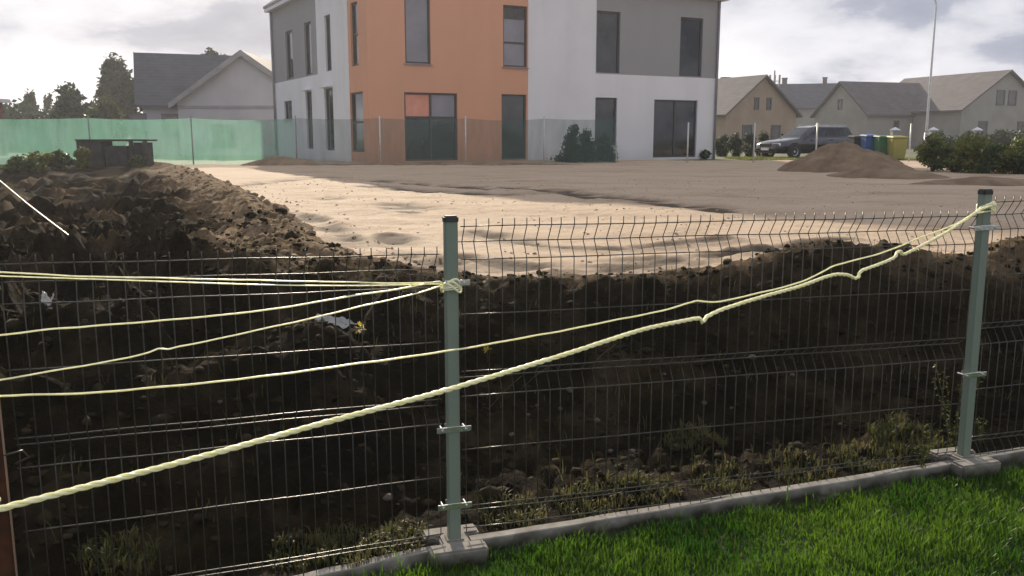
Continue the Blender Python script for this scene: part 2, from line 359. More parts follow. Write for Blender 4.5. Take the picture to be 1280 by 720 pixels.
def soil_height(x, y):
    s = sdist(x, y) + 0.16*fbm(x, y, 0.7, 3, 5)
    n = fence_n(x, y)
    left = sstep(0.0, -1.0, x)
    w = 1.75 + 0.4*left
    zlow = plinth_z(x)-0.05 + 0.36*sstep(1.0, 7, n)*(1-left) + left*(0.46*sstep(0.22, 1.6, n)+0.06*sstep(1.5, 6, n))
    t = sstep(0.0, 1.0, s/w)
    z = pad_z(x, y)*(1-t) + zlow*t
    # rim of tipped earth along the pad
    rim = np.exp(-((s-0.22)/0.30)**2)
    z = z + rim*(0.03 + 0.07*left*sstep(6.5, 9, y))
    z = z + 0.22*np.exp(-((x-2.35)/0.75)**2)*np.exp(-((s-0.28)/0.42)**2)
    z = z + 0.26*np.exp(-((x-4.3)/0.62)**2)*np.exp(-((s-0.28)/0.5)**2)
    # dumped heaps in the left field
    amp = sstep(0.25, 1.4, s)*sstep(0.8, 2.6, n)*sstep(0.4, -1.2, x)
    big = 1-np.abs(fbm(x+4.2, y*0.8, 1.5, 3, 21))*1.7
    z = z + amp*(0.42*np.clip(big, -0.2, 1)**2 - 0.10 + 0.12*fbm(x, y, 0.55, 3, 31))
    rough = sstep(-0.15, 0.35, s)*sstep(0.02, 0.35, n)
    z = z + rough*(0.050*fbm(x, y, 0.33, 3, 41) + 0.034*(1-2.4*np.abs(fbm(x, y, 0.15, 3, 51))))
    z = z + rough*0.016*fbm(x, y, 0.075, 2, 61)
    z = z + (0.85+0.05*fbm(x, y, 0.9, 2, 63)-z)*sstep(21.0, 27.0, y)*sstep(0.0, 1.0, s)
    z = np.where(s < 0, z - 0.22*sstep(0.0, -0.45, s), z)
    return z
RUTS = [[tuple(atZ(px, py, SANDZ)[:2]) for px, py in r] for r in (     # wheel ruts, points on the level sand
    [(455,232),(520,239),(600,243),(680,244),(760,247)], [(470,226),(540,231),(640,239),(700,239)],
    [(590,284),(640,291),(690,298),(760,301),(900,290)], [(580,312),(660,322),(760,318),(900,306),(1050,290)],
    [(490,288),(505,304),(530,314),(560,318)], [(300,233),(380,223),(470,222)], [(410,249),(470,252),(520,263)],
    [(640,235),(780,250),(900,262)], [(330,262),(380,268),(440,292)], [(700,330),(820,318),(960,300)])]
def rut_dist(x, y, k):
    d = np.full(x.shape, 1e9); r = np.array(RUTS[k], float)
    for i in range(len(r)-1):
        e = r[i+1]-r[i]; tt = np.clip(((x-r[i][0])*e[0]+(y-r[i][1])*e[1])/(e@e), 0, 1)
        d = np.minimum(d, np.hypot(x-r[i][0]-tt*e[0], y-r[i][1]-tt*e[1]))
    return np.abs(d + 0.07*fbm(x, y, 0.9, 2, 80+k)), (0.11 if k in (2, 3, 4, 8, 9) else 0.30), sstep(-0.60, -0.15, fbm(x, y, 1.3, 2, 90+k))
def sand_height(x, y):
    s = sdist(x, y)
    z = pad_z(x, y) + 0.022*fbm(x, y*1.4, 2.6, 3, 71) + 0.013*fbm(x, y, 0.5, 3, 72) + 0.007*fbm(x, y, 0.13, 2, 73)
    for k in range(len(RUTS)):
        d, wd, st = rut_dist(x, y, k)
        z = z + st*(-0.018*np.exp(-(d/wd)**4) + 0.020*np.exp(-((d-wd*1.6)/(wd*0.45))**2)*(0.6+0.6*np.abs(fbm(x, y, 0.2, 2, 95))))
    return z - 0.30*sstep(0.05, 0.6, s)
def lines(*segs):
    out = []
    for a, b, h in segs: out.append(np.arange(a, b-1e-6, h))
    out.append([segs[-1][1]]); return np.concatenate(out)
def sheet(name, xs, ys, hf, keep, mat):
    X, Y = np.meshgrid(xs, ys); k = keep(X, Y)
    nx = len(xs); idx = np.arange(X.size).reshape(X.shape)
    fk = k[:-1,:-1] & k[1:,:-1] & k[:-1,1:] & k[1:,1:]
    F = np.stack([idx[:-1,:-1], idx[:-1,1:], idx[1:,1:], idx[1:,:-1]], -1)[fk]
    used = np.zeros(X.size, bool); used[F.ravel()] = True
    mp_ = -np.ones(X.size, int); mp_[used] = np.arange(used.sum())
    xx = X.ravel()[used]; yy = Y.ravel()[used]
    V = np.stack([xx, yy, hf(xx, yy)], -1)
    o = link(name, np_mesh(V, mp_[F]), mat, smooth=True); return o
xs = lines((-27, -7, 0.13), (-7, 5.2, 0.036), (5.2, 12, 0.09)); ys = lines((1.6, 8, 0.036), (8, 14, 0.07), (14, 37, 0.16))
soil_o = tag(sheet('soil_bank', xs, ys, soil_height, lambda X, Y: (sdist(X, Y) > -0.7) & (fence_n(X, Y) > -0.018), SOIL), 'dark dug earth banked behind the wire fence', kind='structure')
_co = np.empty(len(soil_o.data.vertices)*3, np.float32); soil_o.data.vertices.foreach_get('co', _co); _co = _co.reshape(-1,3)
_s = sdist(_co[:,0], _co[:,1])+0.25*fbm(_co[:,0], _co[:,1], 0.8, 3, 7)       # paler subsoil tipped along the edge of the pad
_tan = sstep(1.25, 0.35, _s)*sstep(5.6, 7.4, _co[:,1]+0.5*fbm(_co[:,0], _co[:,1], 0.6, 2, 8))*0.9 + 0.35*sstep(0.30, 0.10, _s) + 0.34*sstep(-0.05, 0.45, fbm(_co[:,0], _co[:,1], 1.1, 3, 9))*sstep(5.2, 8.0, _co[:,1]) + 0.10*sstep(0.0, 0.5, fbm(_co[:,0], _co[:,1], 0.35, 3, 10))
_at = soil_o.data.attributes.new('subsoil', 'FLOAT', 'POINT'); _at.data.foreach_set('value', np.clip(_tan, 0, 1).astype(np.float32))
xs = lines((-16, -5, 0.2), (-5, 6, 0.05), (6, 32, 0.22)); ys = lines((5, 12, 0.05), (12, 20, 0.07), (20, 34.5, 0.24))
sand_o = tag(sheet('sand_lot', xs, ys, sand_height, lambda X, Y: sdist(X, Y) < 0.5, SAND), 'levelled building plot of pale sand', kind='structure')
_co = np.empty(len(sand_o.data.vertices)*3, np.float32); sand_o.data.vertices.foreach_get('co', _co); _co = _co.reshape(-1,3); _x, _y = _co[:,0].astype(float), _co[:,1].astype(float)
_d = np.zeros(len(_x))                                        # wet earth along the wheel ruts, with the shade of their ridges painted in
for _k in range(len(RUTS)):
    d_, wd_, st_ = rut_dist(_x, _y, _k)
    _d = np.maximum(_d, np.clip(1.5*st_*np.exp(-(d_/(wd_*(1.5 if wd_ < 0.2 else 0.85)))**2), 0, 1)*sstep(-.65, -.10, fbm(_x*.7, _y*1.6, .6, 3, 120+_k)))
_d = np.maximum(_d, 0.8*sstep(0.12, 0.45, fbm(_x*.5, _y*1.8, 0.55, 3, 140))*sstep(-1.1, -0.1, sdist(_x, _y)+.3*fbm(_x, _y, .8, 2, 141))*sstep(9.5, 7, _y))
_at = sand_o.data.attributes.new('damp_shade', 'FLOAT', 'POINT'); _at.data.foreach_set('value', np.clip(_d*.95, 0, 1).astype(np.float32))
def lawn_h(x, y): return lawn_z(x, y) + 0.012*fbm(x, y, 0.5, 2, 3)
xs = lines((-12, -3, 0.6), (-3, 6, 0.1), (6, 14, 0.6)); ys = lines((-14, 0, 0.8), (0, 8, 0.1))
tag(sheet('lawn', xs, ys, lawn_h, lambda X, Y: fence_n(X, Y) < 0.06, LAWNM), 'mown green lawn on the near side of the fence', kind='structure')
# the wide ground around and beyond the plot
mb = MB()
gz = 0.80
for (a, b, c, d) in ((-400,34,400,900), (-400,-60,-26.8,34), (30,-60,400,34)):
    nx = 40; ny = 20
    mb.add([(a,b,gz),(c,b,gz),(c,d,gz),(a,d,gz)], [(0,1,2,3)])
tag(mb.build('ground', GROUNDM), 'rough grassy ground round the houses', kind='structure')
mb = MB(); mb.add([(12.0,9.2,gz-0.5),(30,12,gz-0.1),(30,8,gz-0.9),(12,-14,-0.6),(30,-14,-0.6)], [(0,2,1),(0,3,4,2)])
mb.add([(-12,-14,-0.3),(-26.8,-14,-0.3),(-26.8,6,0.1),(-12,6,0.0)], [(0,1,2,3)])
tag(mb.build('verge', GROUNDM), 'grassy strip at the sides of the plot', kind='structure')

# ------------------------------------------------------------------ lawn grass (beyond counting)
def blades(n, xr, yr, cond, hlo, hhi, zf, seed, wid=0.0035):
    g = np.random.default_rng(seed)
    x = g.uniform(*xr, n); y = g.uniform(*yr, n); k = cond(x, y); x = x[k]; y = y[k]; n = len(x)
    z = zf(x, y)
    dens = 0.75+0.5*fbm(x, y, 0.35, 2, seed)
    h = g.uniform(hlo, hhi, n)*np.clip(dens, 0.5, 1.3); a = g.uniform(0, 2*np.pi, n); ln = g.uniform(0.15, 0.75, n)*h
    w = wid*g.uniform(0.7, 1.4, n); b = a+np.pi/2+g.normal(0, .4, n)
    cx_, sx_ = np.cos(a), np.sin(a); bx, by = np.cos(b)*w, np.sin(b)*w
    V = np.empty((n, 5, 3))
    V[:,0] = np.stack([x-bx, y-by, z-0.005], -1); V[:,1] = np.stack([x+bx, y+by, z-0.005], -1)
    mxp = np.stack([x+cx_*ln*.35, y+sx_*ln*.35, z+h*.62], -1); wv = np.stack([bx*.8, by*.8, 0*bx], -1)
    V[:,2] = mxp+wv; V[:,3] = mxp-wv; V[:,4] = np.stack([x+cx_*ln, y+sx_*ln, z+h], -1)
    i = np.arange(n)[:,None]*5
    T = np.concatenate([i+np.array([[0,1,2]]), i+np.array([[0,2,3]]), i+np.array([[3,2,4]])])
    return V.reshape(-1,3), T
V, T = blades(230000, (-2.2, 5.2), (1.6, 5.0), lambda x, y: (fence_n(x, y) < -0.07) & (y > 2.2+0.0*x) & (fence_n(x, y) > -2.0), 0.03, 0.075, lawn_h, 5, 0.0026)
tag(link('grass', np_mesh(V, T), GRASS), 'backlit green lawn grass in front of the concrete edging', 'grass', kind='stuff')
V, T = blades(9000, (-2.2, 5.2), (1.6, 5.0), lambda x, y: (fence_n(x, y) < -0.07) & (y > 2.2) & (fence_n(x, y) > -2.0) & (fbm(x, y, 0.3, 3, 66) > -0.05), 0.025, 0.07, lawn_h, 15, 0.0024)
tag(link('dry_lawn_blades', np_mesh(V, T), DRYG), 'straw coloured dry blades scattered through the green lawn', 'grass', kind='stuff')
V, T = blades(5000, (-2.0, 5.0), (2.2, 5.2), lambda x, y: (fence_n(x, y) < -0.055) & (fence_n(x, y) > -0.16), 0.05, 0.15, lawn_h, 6, 0.003)
tag(link('long_grass', np_mesh(V, T), GRASS), 'longer grass blades leaning along the concrete edging', 'grass', kind='stuff')

# ------------------------------------------------------------------ near wire fence
def P3D(p, z): return Vector((p[0], p[1], z))
PW, PD = 0.050, 0.040
def fence_post(base, z0, z1, label, clamps, lean=0.0):
    ang = math.atan2(FD[1], FD[0])
    e = empty('fence_post', (base[0], base[1], z0), ang, label, 'fence post', 'posts of the wire mesh fence')
    e.rotation_euler = (0, lean, ang)
    h = z1-z0
    MB().box((-PW/2,-PD/2,-0.04), (PW/2,PD/2,h-0.018)).build('pole', POSTM, e, bevel=0.004, segs=2)
    MB().box((-PW/2-0.003,-PD/2-0.003,h-0.030), (PW/2+0.003,PD/2+0.003,h)).build('cap', CAPM, e, bevel=0.006, segs=2)
    for z, sides in clamps:
        c = MB()
        c.box((-PW/2-0.004,-PD/2-0.006,z-0.012), (PW/2+0.004,-PD/2-0.002,z+0.012))
        c.box((-PW/2-0.004,PD/2+0.002,z-0.012), (PW/2+0.004,PD/2+0.006,z+0.012))
        for s in sides:
            c.box((min(s*(PW/2+0.002), s*(PW/2+0.045)), -0.008-PD/2, z-0.011), (max(s*(PW/2+0.002), s*(PW/2+0.045)), -0.002-PD/2, z+0.011))
            c.tube([(s*(PW/2+0.022),-PD/2-0.016,z),(s*(PW/2+0.022),0.03,z)], 0.0055, 6)
        c.build('clamp', CLAMP, e, bevel=0.0015)
    return e
post1 = fence_post(P1, 0.110, 1.428, 'grey-green steel post with dark cap where the cords are tied', [(1.06,(1,)),(0.475,(-1,1)),(0.155,(-1,1))])
post2 = fence_post(P2, 0.190, 1.487, 'grey-green steel post holding the knotted upper ends of both long cords', [(1.12,(-1,1)),(0.42,(-1,1))], R(-0.5))
# third post, just past the right edge
LEV = [1.380,1.316,1.252,1.036,0.806,0.770,0.704,0.483,0.243,0.205,0.150]
FOLD = {1, 5, 9}; FDEP = 0.042
def wire_panel(label, A, B, zA, zB, lev, group):
    """A, B plan ends; zA, zB vertical offsets of the level list at both ends"""
    d = np.array(B)-np.array(A); ln = float(np.linalg.norm(d)); ang = math.atan2(d[1], d[0])
    e = empty('wire_fence', (A[0], A[1], 0), ang, label, 'wire fence', group)
    r = 0.0021
    def off(i): return FDEP if i in FOLD else 0.0
    sl = (zB-zA)/ln
    for i, z in enumerate(lev):
        pts = []
        m = 12
        for k in range(m+1):
            u = ln*k/m
            pts.append((u, off(i)+0.0042, z+zA+sl*u+0.0015*math.sin(k*1.3+i)*(0 < k < m)))
        MB().tube(pts, r*1.12, 6).build('horizontal_wire', WIRE, e, True)
    # one vertical wire mesh shared by all
    path = [(0,0,lev[0]+0.030)]
    for i, z in enumerate(lev): path.append((0, off(i), z))
    path.append((0, 0, lev[-1]-0.018))
    v0 = MB().tube(path, r, 5); me = None
    nw = int(ln/0.05)
    for k in range(nw+1):
        u = 0.012+k*(ln-0.024)/nw
        if me is None:
            o = v0.build('vertical_wire', WIRE, e, True); me = o.data
        else:
            o = link('vertical_wire', me, None, e)
        o.location = (u + random.gauss(0,.0006), 0, zA+sl*u); o.rotation_euler = (0, random.gauss(0,.003), 0)
    return e
G = 'welded wire mesh panels of the fence'
qa = P1+FD*0.040; qb = P2-FD*0.040
off_n = -FN*0.012
wire_panel('welded wire panel spanning between the two capped posts', qa+off_n*0, qb, 0.004, -0.018, LEV, G)
wire_panel('welded wire panel running out of frame past the post with knotted cords', P2+FD*0.040, P3-FD*0.04, 0.045, 0.06, LEV, G)
LEVL = [l-0.099 for l in LEV]
wire_panel('short sagging welded wire panel beside the rusty post', PL, P1-FDL*0.045, 0.045, 0.0, LEVL, G)

# rusty post at the left end
e = empty('rusty_post', (PL[0]-0.044, PL[1]-0.045, 0.0), math.atan2(FDL[1], FDL[0]), 'rusty brown steel post at the end of the sagging wire panel', 'post')
MB().box((-0.03,-0.03,-0.05), (0.03,0.03,1.24)).build('pole', RUST, e, bevel=0.004, segs=2)
c = MB().tube([(0.03,-0.034,0.72),(0.085,-0.036,0.73),(0.10,-0.02,0.70),(0.06,-0.01,0.68)], 0.003, 6); c.build('wire_hook', WIRE, e, True)

# concrete feet and edging boards
m, t = new_mat('face_shaded_concrete'); p = princ(t, Roughness=0.92); v = objco(t)
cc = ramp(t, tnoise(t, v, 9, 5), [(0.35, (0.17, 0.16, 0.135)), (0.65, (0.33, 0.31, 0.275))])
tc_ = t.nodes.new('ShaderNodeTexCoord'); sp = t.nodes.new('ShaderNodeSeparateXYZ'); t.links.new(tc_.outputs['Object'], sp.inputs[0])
face_shade = math_node(t, 'MULTIPLY', math_node(t, 'ADD', math_node(t, 'MULTIPLY', sp.outputs[2], -22.0), math_node(t, 'MULTIPLY', math_node(t, 'SUBTRACT', tnoise(t, v, 7, 5), 0.55), 2.2)), 1.0, True)   # shade on the face below the top edge, painted into the colour
mx_ = N(t, 'ShaderNodeMix', data_type='RGBA', blend_type='MIX'); t.links.new(face_shade, mx_.inputs[0]); t.links.new(cc, mx_.inputs[6]); mx_.inputs[7].default_value = (0.035, 0.034, 0.020, 1)
t.links.new(mx_.outputs[2], p.inputs['Base Color']); bump(t, tnoise(t, v, 40, 5), 0.35, 0.005, p); SHADEC = m
def footing(c, z, label, rz):
    e = empty('concrete_footing', (c[0], c[1], z), rz, label, 'footing', 'concrete feet of the fence posts')
    h0 = -0.26
    poly = [(-.115,.12),(-.115,.035),(-.06,.035),(-.06,-.035),(-.115,-.035),(-.115,-.12),(.115,-.12),(.115,-.035),(.06,-.035),(.06,.035),(.115,.035),(.115,.12)]
    MB().prism(poly, h0, 0.0).build('block', SHADEC, e, bevel=0.009, segs=2)
    MB().prism([(-.036,-.030),(.036,-.030),(.036,.030),(-.036,.030)], 0.0, 0.006).build('mortar', CONC, e, bevel=0.003)
    return e
ang = math.atan2(FD[1], FD[0])
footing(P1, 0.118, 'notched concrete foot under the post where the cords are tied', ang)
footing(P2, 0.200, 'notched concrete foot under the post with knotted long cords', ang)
def board(A, B, zA, zB, label):
    d = np.array(B)-np.array(A); ln = float(np.linalg.norm(d))
    e = empty('edging_board', (A[0], A[1], zA), math.atan2(d[1], d[0]), label, 'edging board', 'concrete edging boards under the fence')
    e.rotation_euler = (0, -math.asin((zB-zA)/ln), math.atan2(d[1], d[0]))
    mb = MB(); n = 16
    for i in range(n):                                    # slightly uneven cast top, one continuous board
        pass
    vs = []; fs = []
    for i in range(n+1):
        u = ln*i/n; dz = random.gauss(0, 0.0012); dy = random.gauss(0, 0.0012)
        vs += [(u,-.026+dy,-.24),(u,-.026+dy,dz-.004),(u,-.022+dy,dz),(u,.022+dy,dz),(u,.026+dy,dz-.004),(u,.026+dy,-.24)]
    for i in range(n):
        for k in range(5): fs.append((i*6+k, (i+1)*6+k, (i+1)*6+k+1, i*6+k+1))
    fs += [tuple(range(6)), tuple(n*6+k for k in range(6))[::-1]]
    mb.add(vs, fs).build('board', SHADEC, e)
    return e
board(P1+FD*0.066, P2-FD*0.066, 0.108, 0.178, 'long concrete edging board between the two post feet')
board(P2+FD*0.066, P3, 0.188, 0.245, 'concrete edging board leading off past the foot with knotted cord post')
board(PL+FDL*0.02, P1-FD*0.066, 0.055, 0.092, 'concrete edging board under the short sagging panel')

# ------------------------------------------------------------------ cords
def smooth_path(pts, step=0.02):
    pts = [Vector(p) for p in pts]; out = []
    n = len(pts)
    for i in range(n-1):
        p0 = pts[max(i-1,0)]; p1 = pts[i]; p2 = pts[i+1]; p3 = pts[min(i+2,n-1)]
        k = max(2, int((p2-p1).length/step))
        for j in range(k):
            t = j/k; m1 = (p2-p0)*0.4; m2 = (p3-p1)*0.4
            h = (2*t**3-3*t**2+1); out.append(p1*h+m1*(t**3-2*t**2+t)+p2*(-2*t**3+3*t**2)+m2*(t**3-t**2))
    out.append(pts[-1]); return out
def twist(path, rad, sr, pitch, ph):
    out = []; s = 0
    for i, p in enumerate(path):
        if i: s += (p-path[i-1]).length
        t = (path[min(i+1,len(path)-1)]-path[max(i-1,0)]).normalized()
        a = t.cross(Vector((0,0,1))).normalized(); b = t.cross(a)
        th = 2*math.pi*s/pitch+ph; out.append(p+(a*math.cos(th)+b*math.sin(th))*rad)
    return out
def cord(px, A, B, r, label, mat, strands=1, pre=(), post=(), wob=0.0):
    pts = [Vector(p) for p in pre]+[at_line(x, y, A, B) for x, y in px]+[Vector(p) for p in post]
    path = smooth_path(pts, 0.008 if strands > 1 else 0.012)
    if wob:
        for i, p in enumerate(path): p.z += wob*math.sin(i*0.35)*math.sin(i*0.113+1)
    o0 = Vector(pts[0]); e = empty('cord', (0,0,0), 0, label, 'cord', 'pale cords strung across the fence')
    if strands == 1:
        MB().tube(path, r, 7).build('strand', mat, e, True)
    else:
        for k in range(strands):
            MB().tube(twist(path, r*0.55, 0, 0.085, 2*math.pi*k/strands), r*0.50, 7).build('strand', mat, e, True)
    return e
A5 = (-0.95, 1.62); B5 = (2.215, 4.035)
pt2 = Vector((P2[0], P2[1]-0.03, 0))
cord([(-40,647),(0,636),(140,600),(270,566),(400,530),(550,490),(700,445),(800,413),(850,402),(874,398),(878,403),(884,396),(900,388),(930,378),(960,369),(1000,358),(1030,347),(1046,343),(1060,344),(1069,348),(1074,345),(1076,339),(1100,330),(1118,322),(1121,316),(1126,314),(1130,318),(1160,303),(1182,291),(1205,276),(1226,262)],
     A5, B5, 0.0070, 'thick twisted yellowish cord sagging across in front of both posts', ROPE, 3,
     pre=[(-1.85,1.0,0.13),(-1.6,1.15,0.55)], post=[(P2[0]+0.005,P2[1]-0.032,1.41),(P2[0]+0.03,P2[1]-0.02,1.415),(P2[0]+0.035,P2[1]+0.02,1.41)])
A4 = (-1.60, 2.60); B4 = (2.16, 4.03)
cord([(-30,495),(0,495),(130,490),(300,474),(430,457),(565,438),(700,414),(790,396),(830,388),(864,378),(872,376),(900,377),(950,366),(1000,353),(1030,339),(1046,331),(1100,317),(1148,298),(1190,282),(1216,268)],
     A4, B4, 0.0035, 'thinner yellow cord running above the thick twisted one to the knotted post', ROPE, 1, wob=0.0012,
     pre=[(-1.75,2.55,1.11)], post=[(P2[0]-0.01,P2[1]-0.030,1.385),(P2[0]+0.03,P2[1]-0.02,1.39)])
AL = (-1.72, 2.66); BL_ = (P1[0]-0.015, P1[1]-0.035)
knot = [(P1[0]-0.03,P1[1]-0.028,1.157),(P1[0]+0.0,P1[1]-0.030,1.16),(P1[0]+0.035,P1[1]-0.01,1.158)]
cord([(-30,339),(0,340),(90,345),(180,347),(300,350),(400,352),(500,354),(552,353)], AL, BL_, 0.0026,
     'topmost pale cord running nearly level to the capped post', ROPEW, 1, pre=[(-1.85,2.62,1.30)], post=knot, wob=0.0008)
cord([(-30,421),(0,419),(60,412),(100,409),(120,407),(200,401),(330,388),(440,370),(500,361),(550,352)], AL, BL_, 0.0031,
     'pale cord rising gently to the capped post under the topmost cord', ROPEW, 1, pre=[(-1.85,2.62,1.09)],
     post=[(k[0],k[1]-0.004,k[2]-0.006) for k in knot], wob=0.0008)
cord([(-30,480),(0,475),(100,458),(160,447),(188,440),(198,436),(210,437),(225,433),(270,424),(380,400),(460,381),(520,367),(550,358)], AL, BL_, 0.0029,
     'kinked pale cord rising steeply from the rusty post to the capped post', ROPEW, 1, pre=[(-1.85,2.62,0.95)],
     post=[(k[0],k[1]-0.002,k[2]-0.014) for k in knot], wob=0.001)
cord([(-30,343),(0,345),(150,350),(330,356),(450,357),(550,355)], (-1.72,2.67), (P1[0]-0.015, P1[1]-0.030), 0.0022,
     'thin second strand hanging just below the topmost cord', ROPEW, 1, pre=[(-1.85,2.62,1.28)], post=[(k[0],k[1]+0.004,k[2]-0.004) for k in knot])
# knots on the posts
for c, z, w, lab in ((P1, 1.157, 0.03, 'small knot of pale cord wound round the post beside the sagging panel'), (P2, 1.40, 0.034, 'knot of yellowish cord wound round the post top above the concrete foot')):
    pts = []
    for k in range(40):
        th = k*2*math.pi/13; pts.append((c[0]+(PW/2+0.009)*1.15*math.cos(th), c[1]+(PD/2+0.012)*math.sin(th), z+0.02*math.sin(k*0.9)+0.0006*k-0.012))
    tag(MB().tube(smooth_path(pts, 0.01), 0.0042, 6).build('cord_knot', ROPEW, smooth=True), lab, 'knot')

# ------------------------------------------------------------------ loose things on the soil
def sz(x, y): return float(soil_height(np.array([x], float), np.array([y], float))[0])
def on_soil(px, py, y0=3.2, y1=34):
    d = ray(px, py)
    for a, b in ((y0, 9.0), (9.0, y1)):
        Y = np.arange(a, b, 0.02); k = Y/d.y
        hit = np.nonzero(CAM_Z+d.z*k < soil_height(d.x*k, Y))[0]
        if len(hit): return O + d*float(k[hit[0]])
    return O + d*(y1/d.y)
# clods: beyond counting
def lumps(n, xr, yr, cond, rlo, rhi, seed):
    g = np.random.default_rng(seed)
    x = g.uniform(*xr, n); y = g.uniform(*yr, n); k = cond(x, y); x = x[k]; y = y[k]; n = len(x)
    z = soil_height(x, y); r = rlo+(rhi-rlo)*g.random(n)**3
    bm = bmesh.new(); bmesh.ops.create_icosphere(bm, subdivisions=1, radius=1); B = np.array([v.co[:] for v in bm.verts]); Fb = np.array([[v.index for v in f.verts] for f in bm.faces]); bm.free()
    V = B[None]*(1+0.28*g.standard_normal((n, len(B), 1)))*r[:,None,None]*np.stack([g.uniform(.8,1.4,n), g.uniform(.8,1.3,n), g.uniform(.5,.9,n)], -1)[:,None]
    V += np.stack([x, y, z+r*0.2], -1)[:,None]
    F = (Fb[None]+np.arange(n)[:,None,None]*len(B)).reshape(-1,3)
    return V.reshape(-1,3), F
V, F = lumps(20000, (-6, 5.2), (2.2, 10), lambda x, y: (fence_n(x, y) > 0.15) & (sdist(x, y) > -0.02), 0.004, 0.028, 3)
CLODM = mat_noise('clod_earth', (0.010, 0.008, 0.004), (0.045, 0.034, 0.018), 5, 0.95, 0.6, 0.01, 0, 0.1)
tag(link('soil_clods', np_mesh(V, F), CLODM), 'crumbled dark clods strewn over the soil bank', 'clods', kind='stuff')
V, F = lumps(700, (-6, 5.2), (2.2, 10), lambda x, y: (fence_n(x, y) > 0.25) & (sdist(x, y) > -0.02), 0.02, 0.065, 23)
tag(link('large_clods', np_mesh(V, F), CLODM), 'larger broken lumps of earth on the soil bank', 'clods', kind='stuff')
V, T = blades(9000, (-6, 5.2), (2.6, 10), lambda x, y: (fence_n(x, y) > 0.25) & (sdist(x, y) > 0.05) & (fbm(x, y, 0.5, 2, 33) > 0.12), 0.03, 0.11, soil_height, 34, 0.0022)
tag(link('root_bits', np_mesh(V, T), DRYG), 'dry roots and stalks sticking out of the soil bank', 'roots', kind='stuff')
V, F = lumps(9000, (-12, 0), (6.3, 24), lambda x, y: (np.abs(sdist(x, y)-0.2) < 0.6), 0.008, 0.05, 4)
tag(link('rim_clods', np_mesh(V, F), HEAPM), 'tan crumbs of earth along the edge of the sand', 'clods', kind='stuff')
for i, (px, py) in enumerate([(602,500),(672,508),(700,512),(746,532),(763,566),(790,568),(830,470),(915,513),(990,472),(660,520),(712,495),(880,505),(1050,535),(485,628),(275,505),(940,455),(845,560),(640,545)]):
    p = on_soil(px, py); r = random.uniform(0.012, 0.026)
    bm = bmesh.new(); bmesh.ops.create_icosphere(bm, subdivisions=2, radius=r)
    for v in bm.verts: v.co *= 1+random.gauss(0, .08); v.co.z *= 0.7
    me = bpy.data.meshes.new('m'); bm.to_mesh(me); bm.free()
    o = link('stone', me, STONE, smooth=True); o.location = (p.x, p.y, sz(p.x, p.y)+r*0.25); o.rotation_euler = (0,0,random.random()*6)
    tag(o, 'small pale stone lodged in the dark soil bank behind the fence', 'stone', 'stones in the soil bank')
def sand_lumps(n, seed):
    g = np.random.default_rng(seed); x = g.uniform(-5, 7, n); y = g.uniform(5.9, 19, n)
    k = (sdist(x, y) < -0.02) & (g.random(n) < 0.15+np.clip(fbm(x, y, 1.3, 2, 99), 0, 1)+sstep(-.8, 0, sdist(x, y))); x = x[k]; y = y[k]; n = len(x)
    r = 0.003+0.013*g.random(n)**4; z = sand_height(x, y)
    bm = bmesh.new(); bmesh.ops.create_icosphere(bm, subdivisions=1, radius=1); B = np.array([v.co[:] for v in bm.verts]); Fb = np.array([[v.index for v in f.verts] for f in bm.faces]); bm.free()
    V = B[None]*(1+0.3*g.standard_normal((n, len(B), 1)))*r[:,None,None]*np.array([1.2,1.1,.7]); V += np.stack([x, y, z+r*.3], -1)[:,None]
    return V.reshape(-1,3), (Fb[None]+np.arange(n)[:,None,None]*len(B)).reshape(-1,3)
V, F = sand_lumps(9000, 17)
tag(link('sand_crumbs', np_mesh(V, F), SAND), 'small crumbs of earth scattered over the sand', 'crumbs', kind='stuff')
def crumple(name, px, py, w, h, label, cat, mat, seed):
    p = on_soil(px, py); g = np.linspace(-1, 1, 22); X, Y = np.meshgrid(g*w/2, g*h/2)
    ca, sa = math.cos(seed), math.sin(seed)
    jx = 0.12*fbm(X+seed, Y, 0.3*w, 2, seed)*w; jy = 0.12*fbm(X, Y+seed, 0.3*h, 2, seed+3)*h
    xx = p.x+(X+jx); yy = p.y+(Y+jy)
    z = soil_height(xx.ravel(), yy.ravel()).reshape(X.shape)+0.012+0.03*np.abs(fbm(X*3, Y*3, 0.35*w*3, 3, seed))
    V = np.stack([xx, yy, z], -1).reshape(-1,3); V0 = V.mean(0); idx = np.arange(X.size).reshape(X.shape)
    F = np.stack([idx[:-1,:-1], idx[:-1,1:], idx[1:,1:], idx[1:,:-1]], -1).reshape(-1,4)
    o = link(name, np_mesh(V-V0, F), mat, smooth=True); o.location = V0
    sm = o.modifiers.new('thick', 'SOLIDIFY'); sm.thickness = 0.004
    return tag(o, label, cat)
crumple('plastic_sheet', 418, 401, 0.27, 0.07, 'crumpled pale plastic sheet glinting at the foot of the soil slope', 'plastic sheet', PLASTIC, 3)
crumple('litter', 60, 379, 0.05, 0.05, 'small white scrap of litter on the dark soil', 'litter', PLASTIC, 8)
# thin string slanting over the heaps at the left
a = on_soil(102, 306); b = atY(-20, 209, a.y+1.2)
tag(MB().tube(smooth_path([b, b*0.5+a*0.5+Vector((0,0,-0.02)), a], 0.05), 0.005, 6).build('string_line', ROPEW, smooth=True), 'thin pale string slanting down onto the dark heaps', 'string')

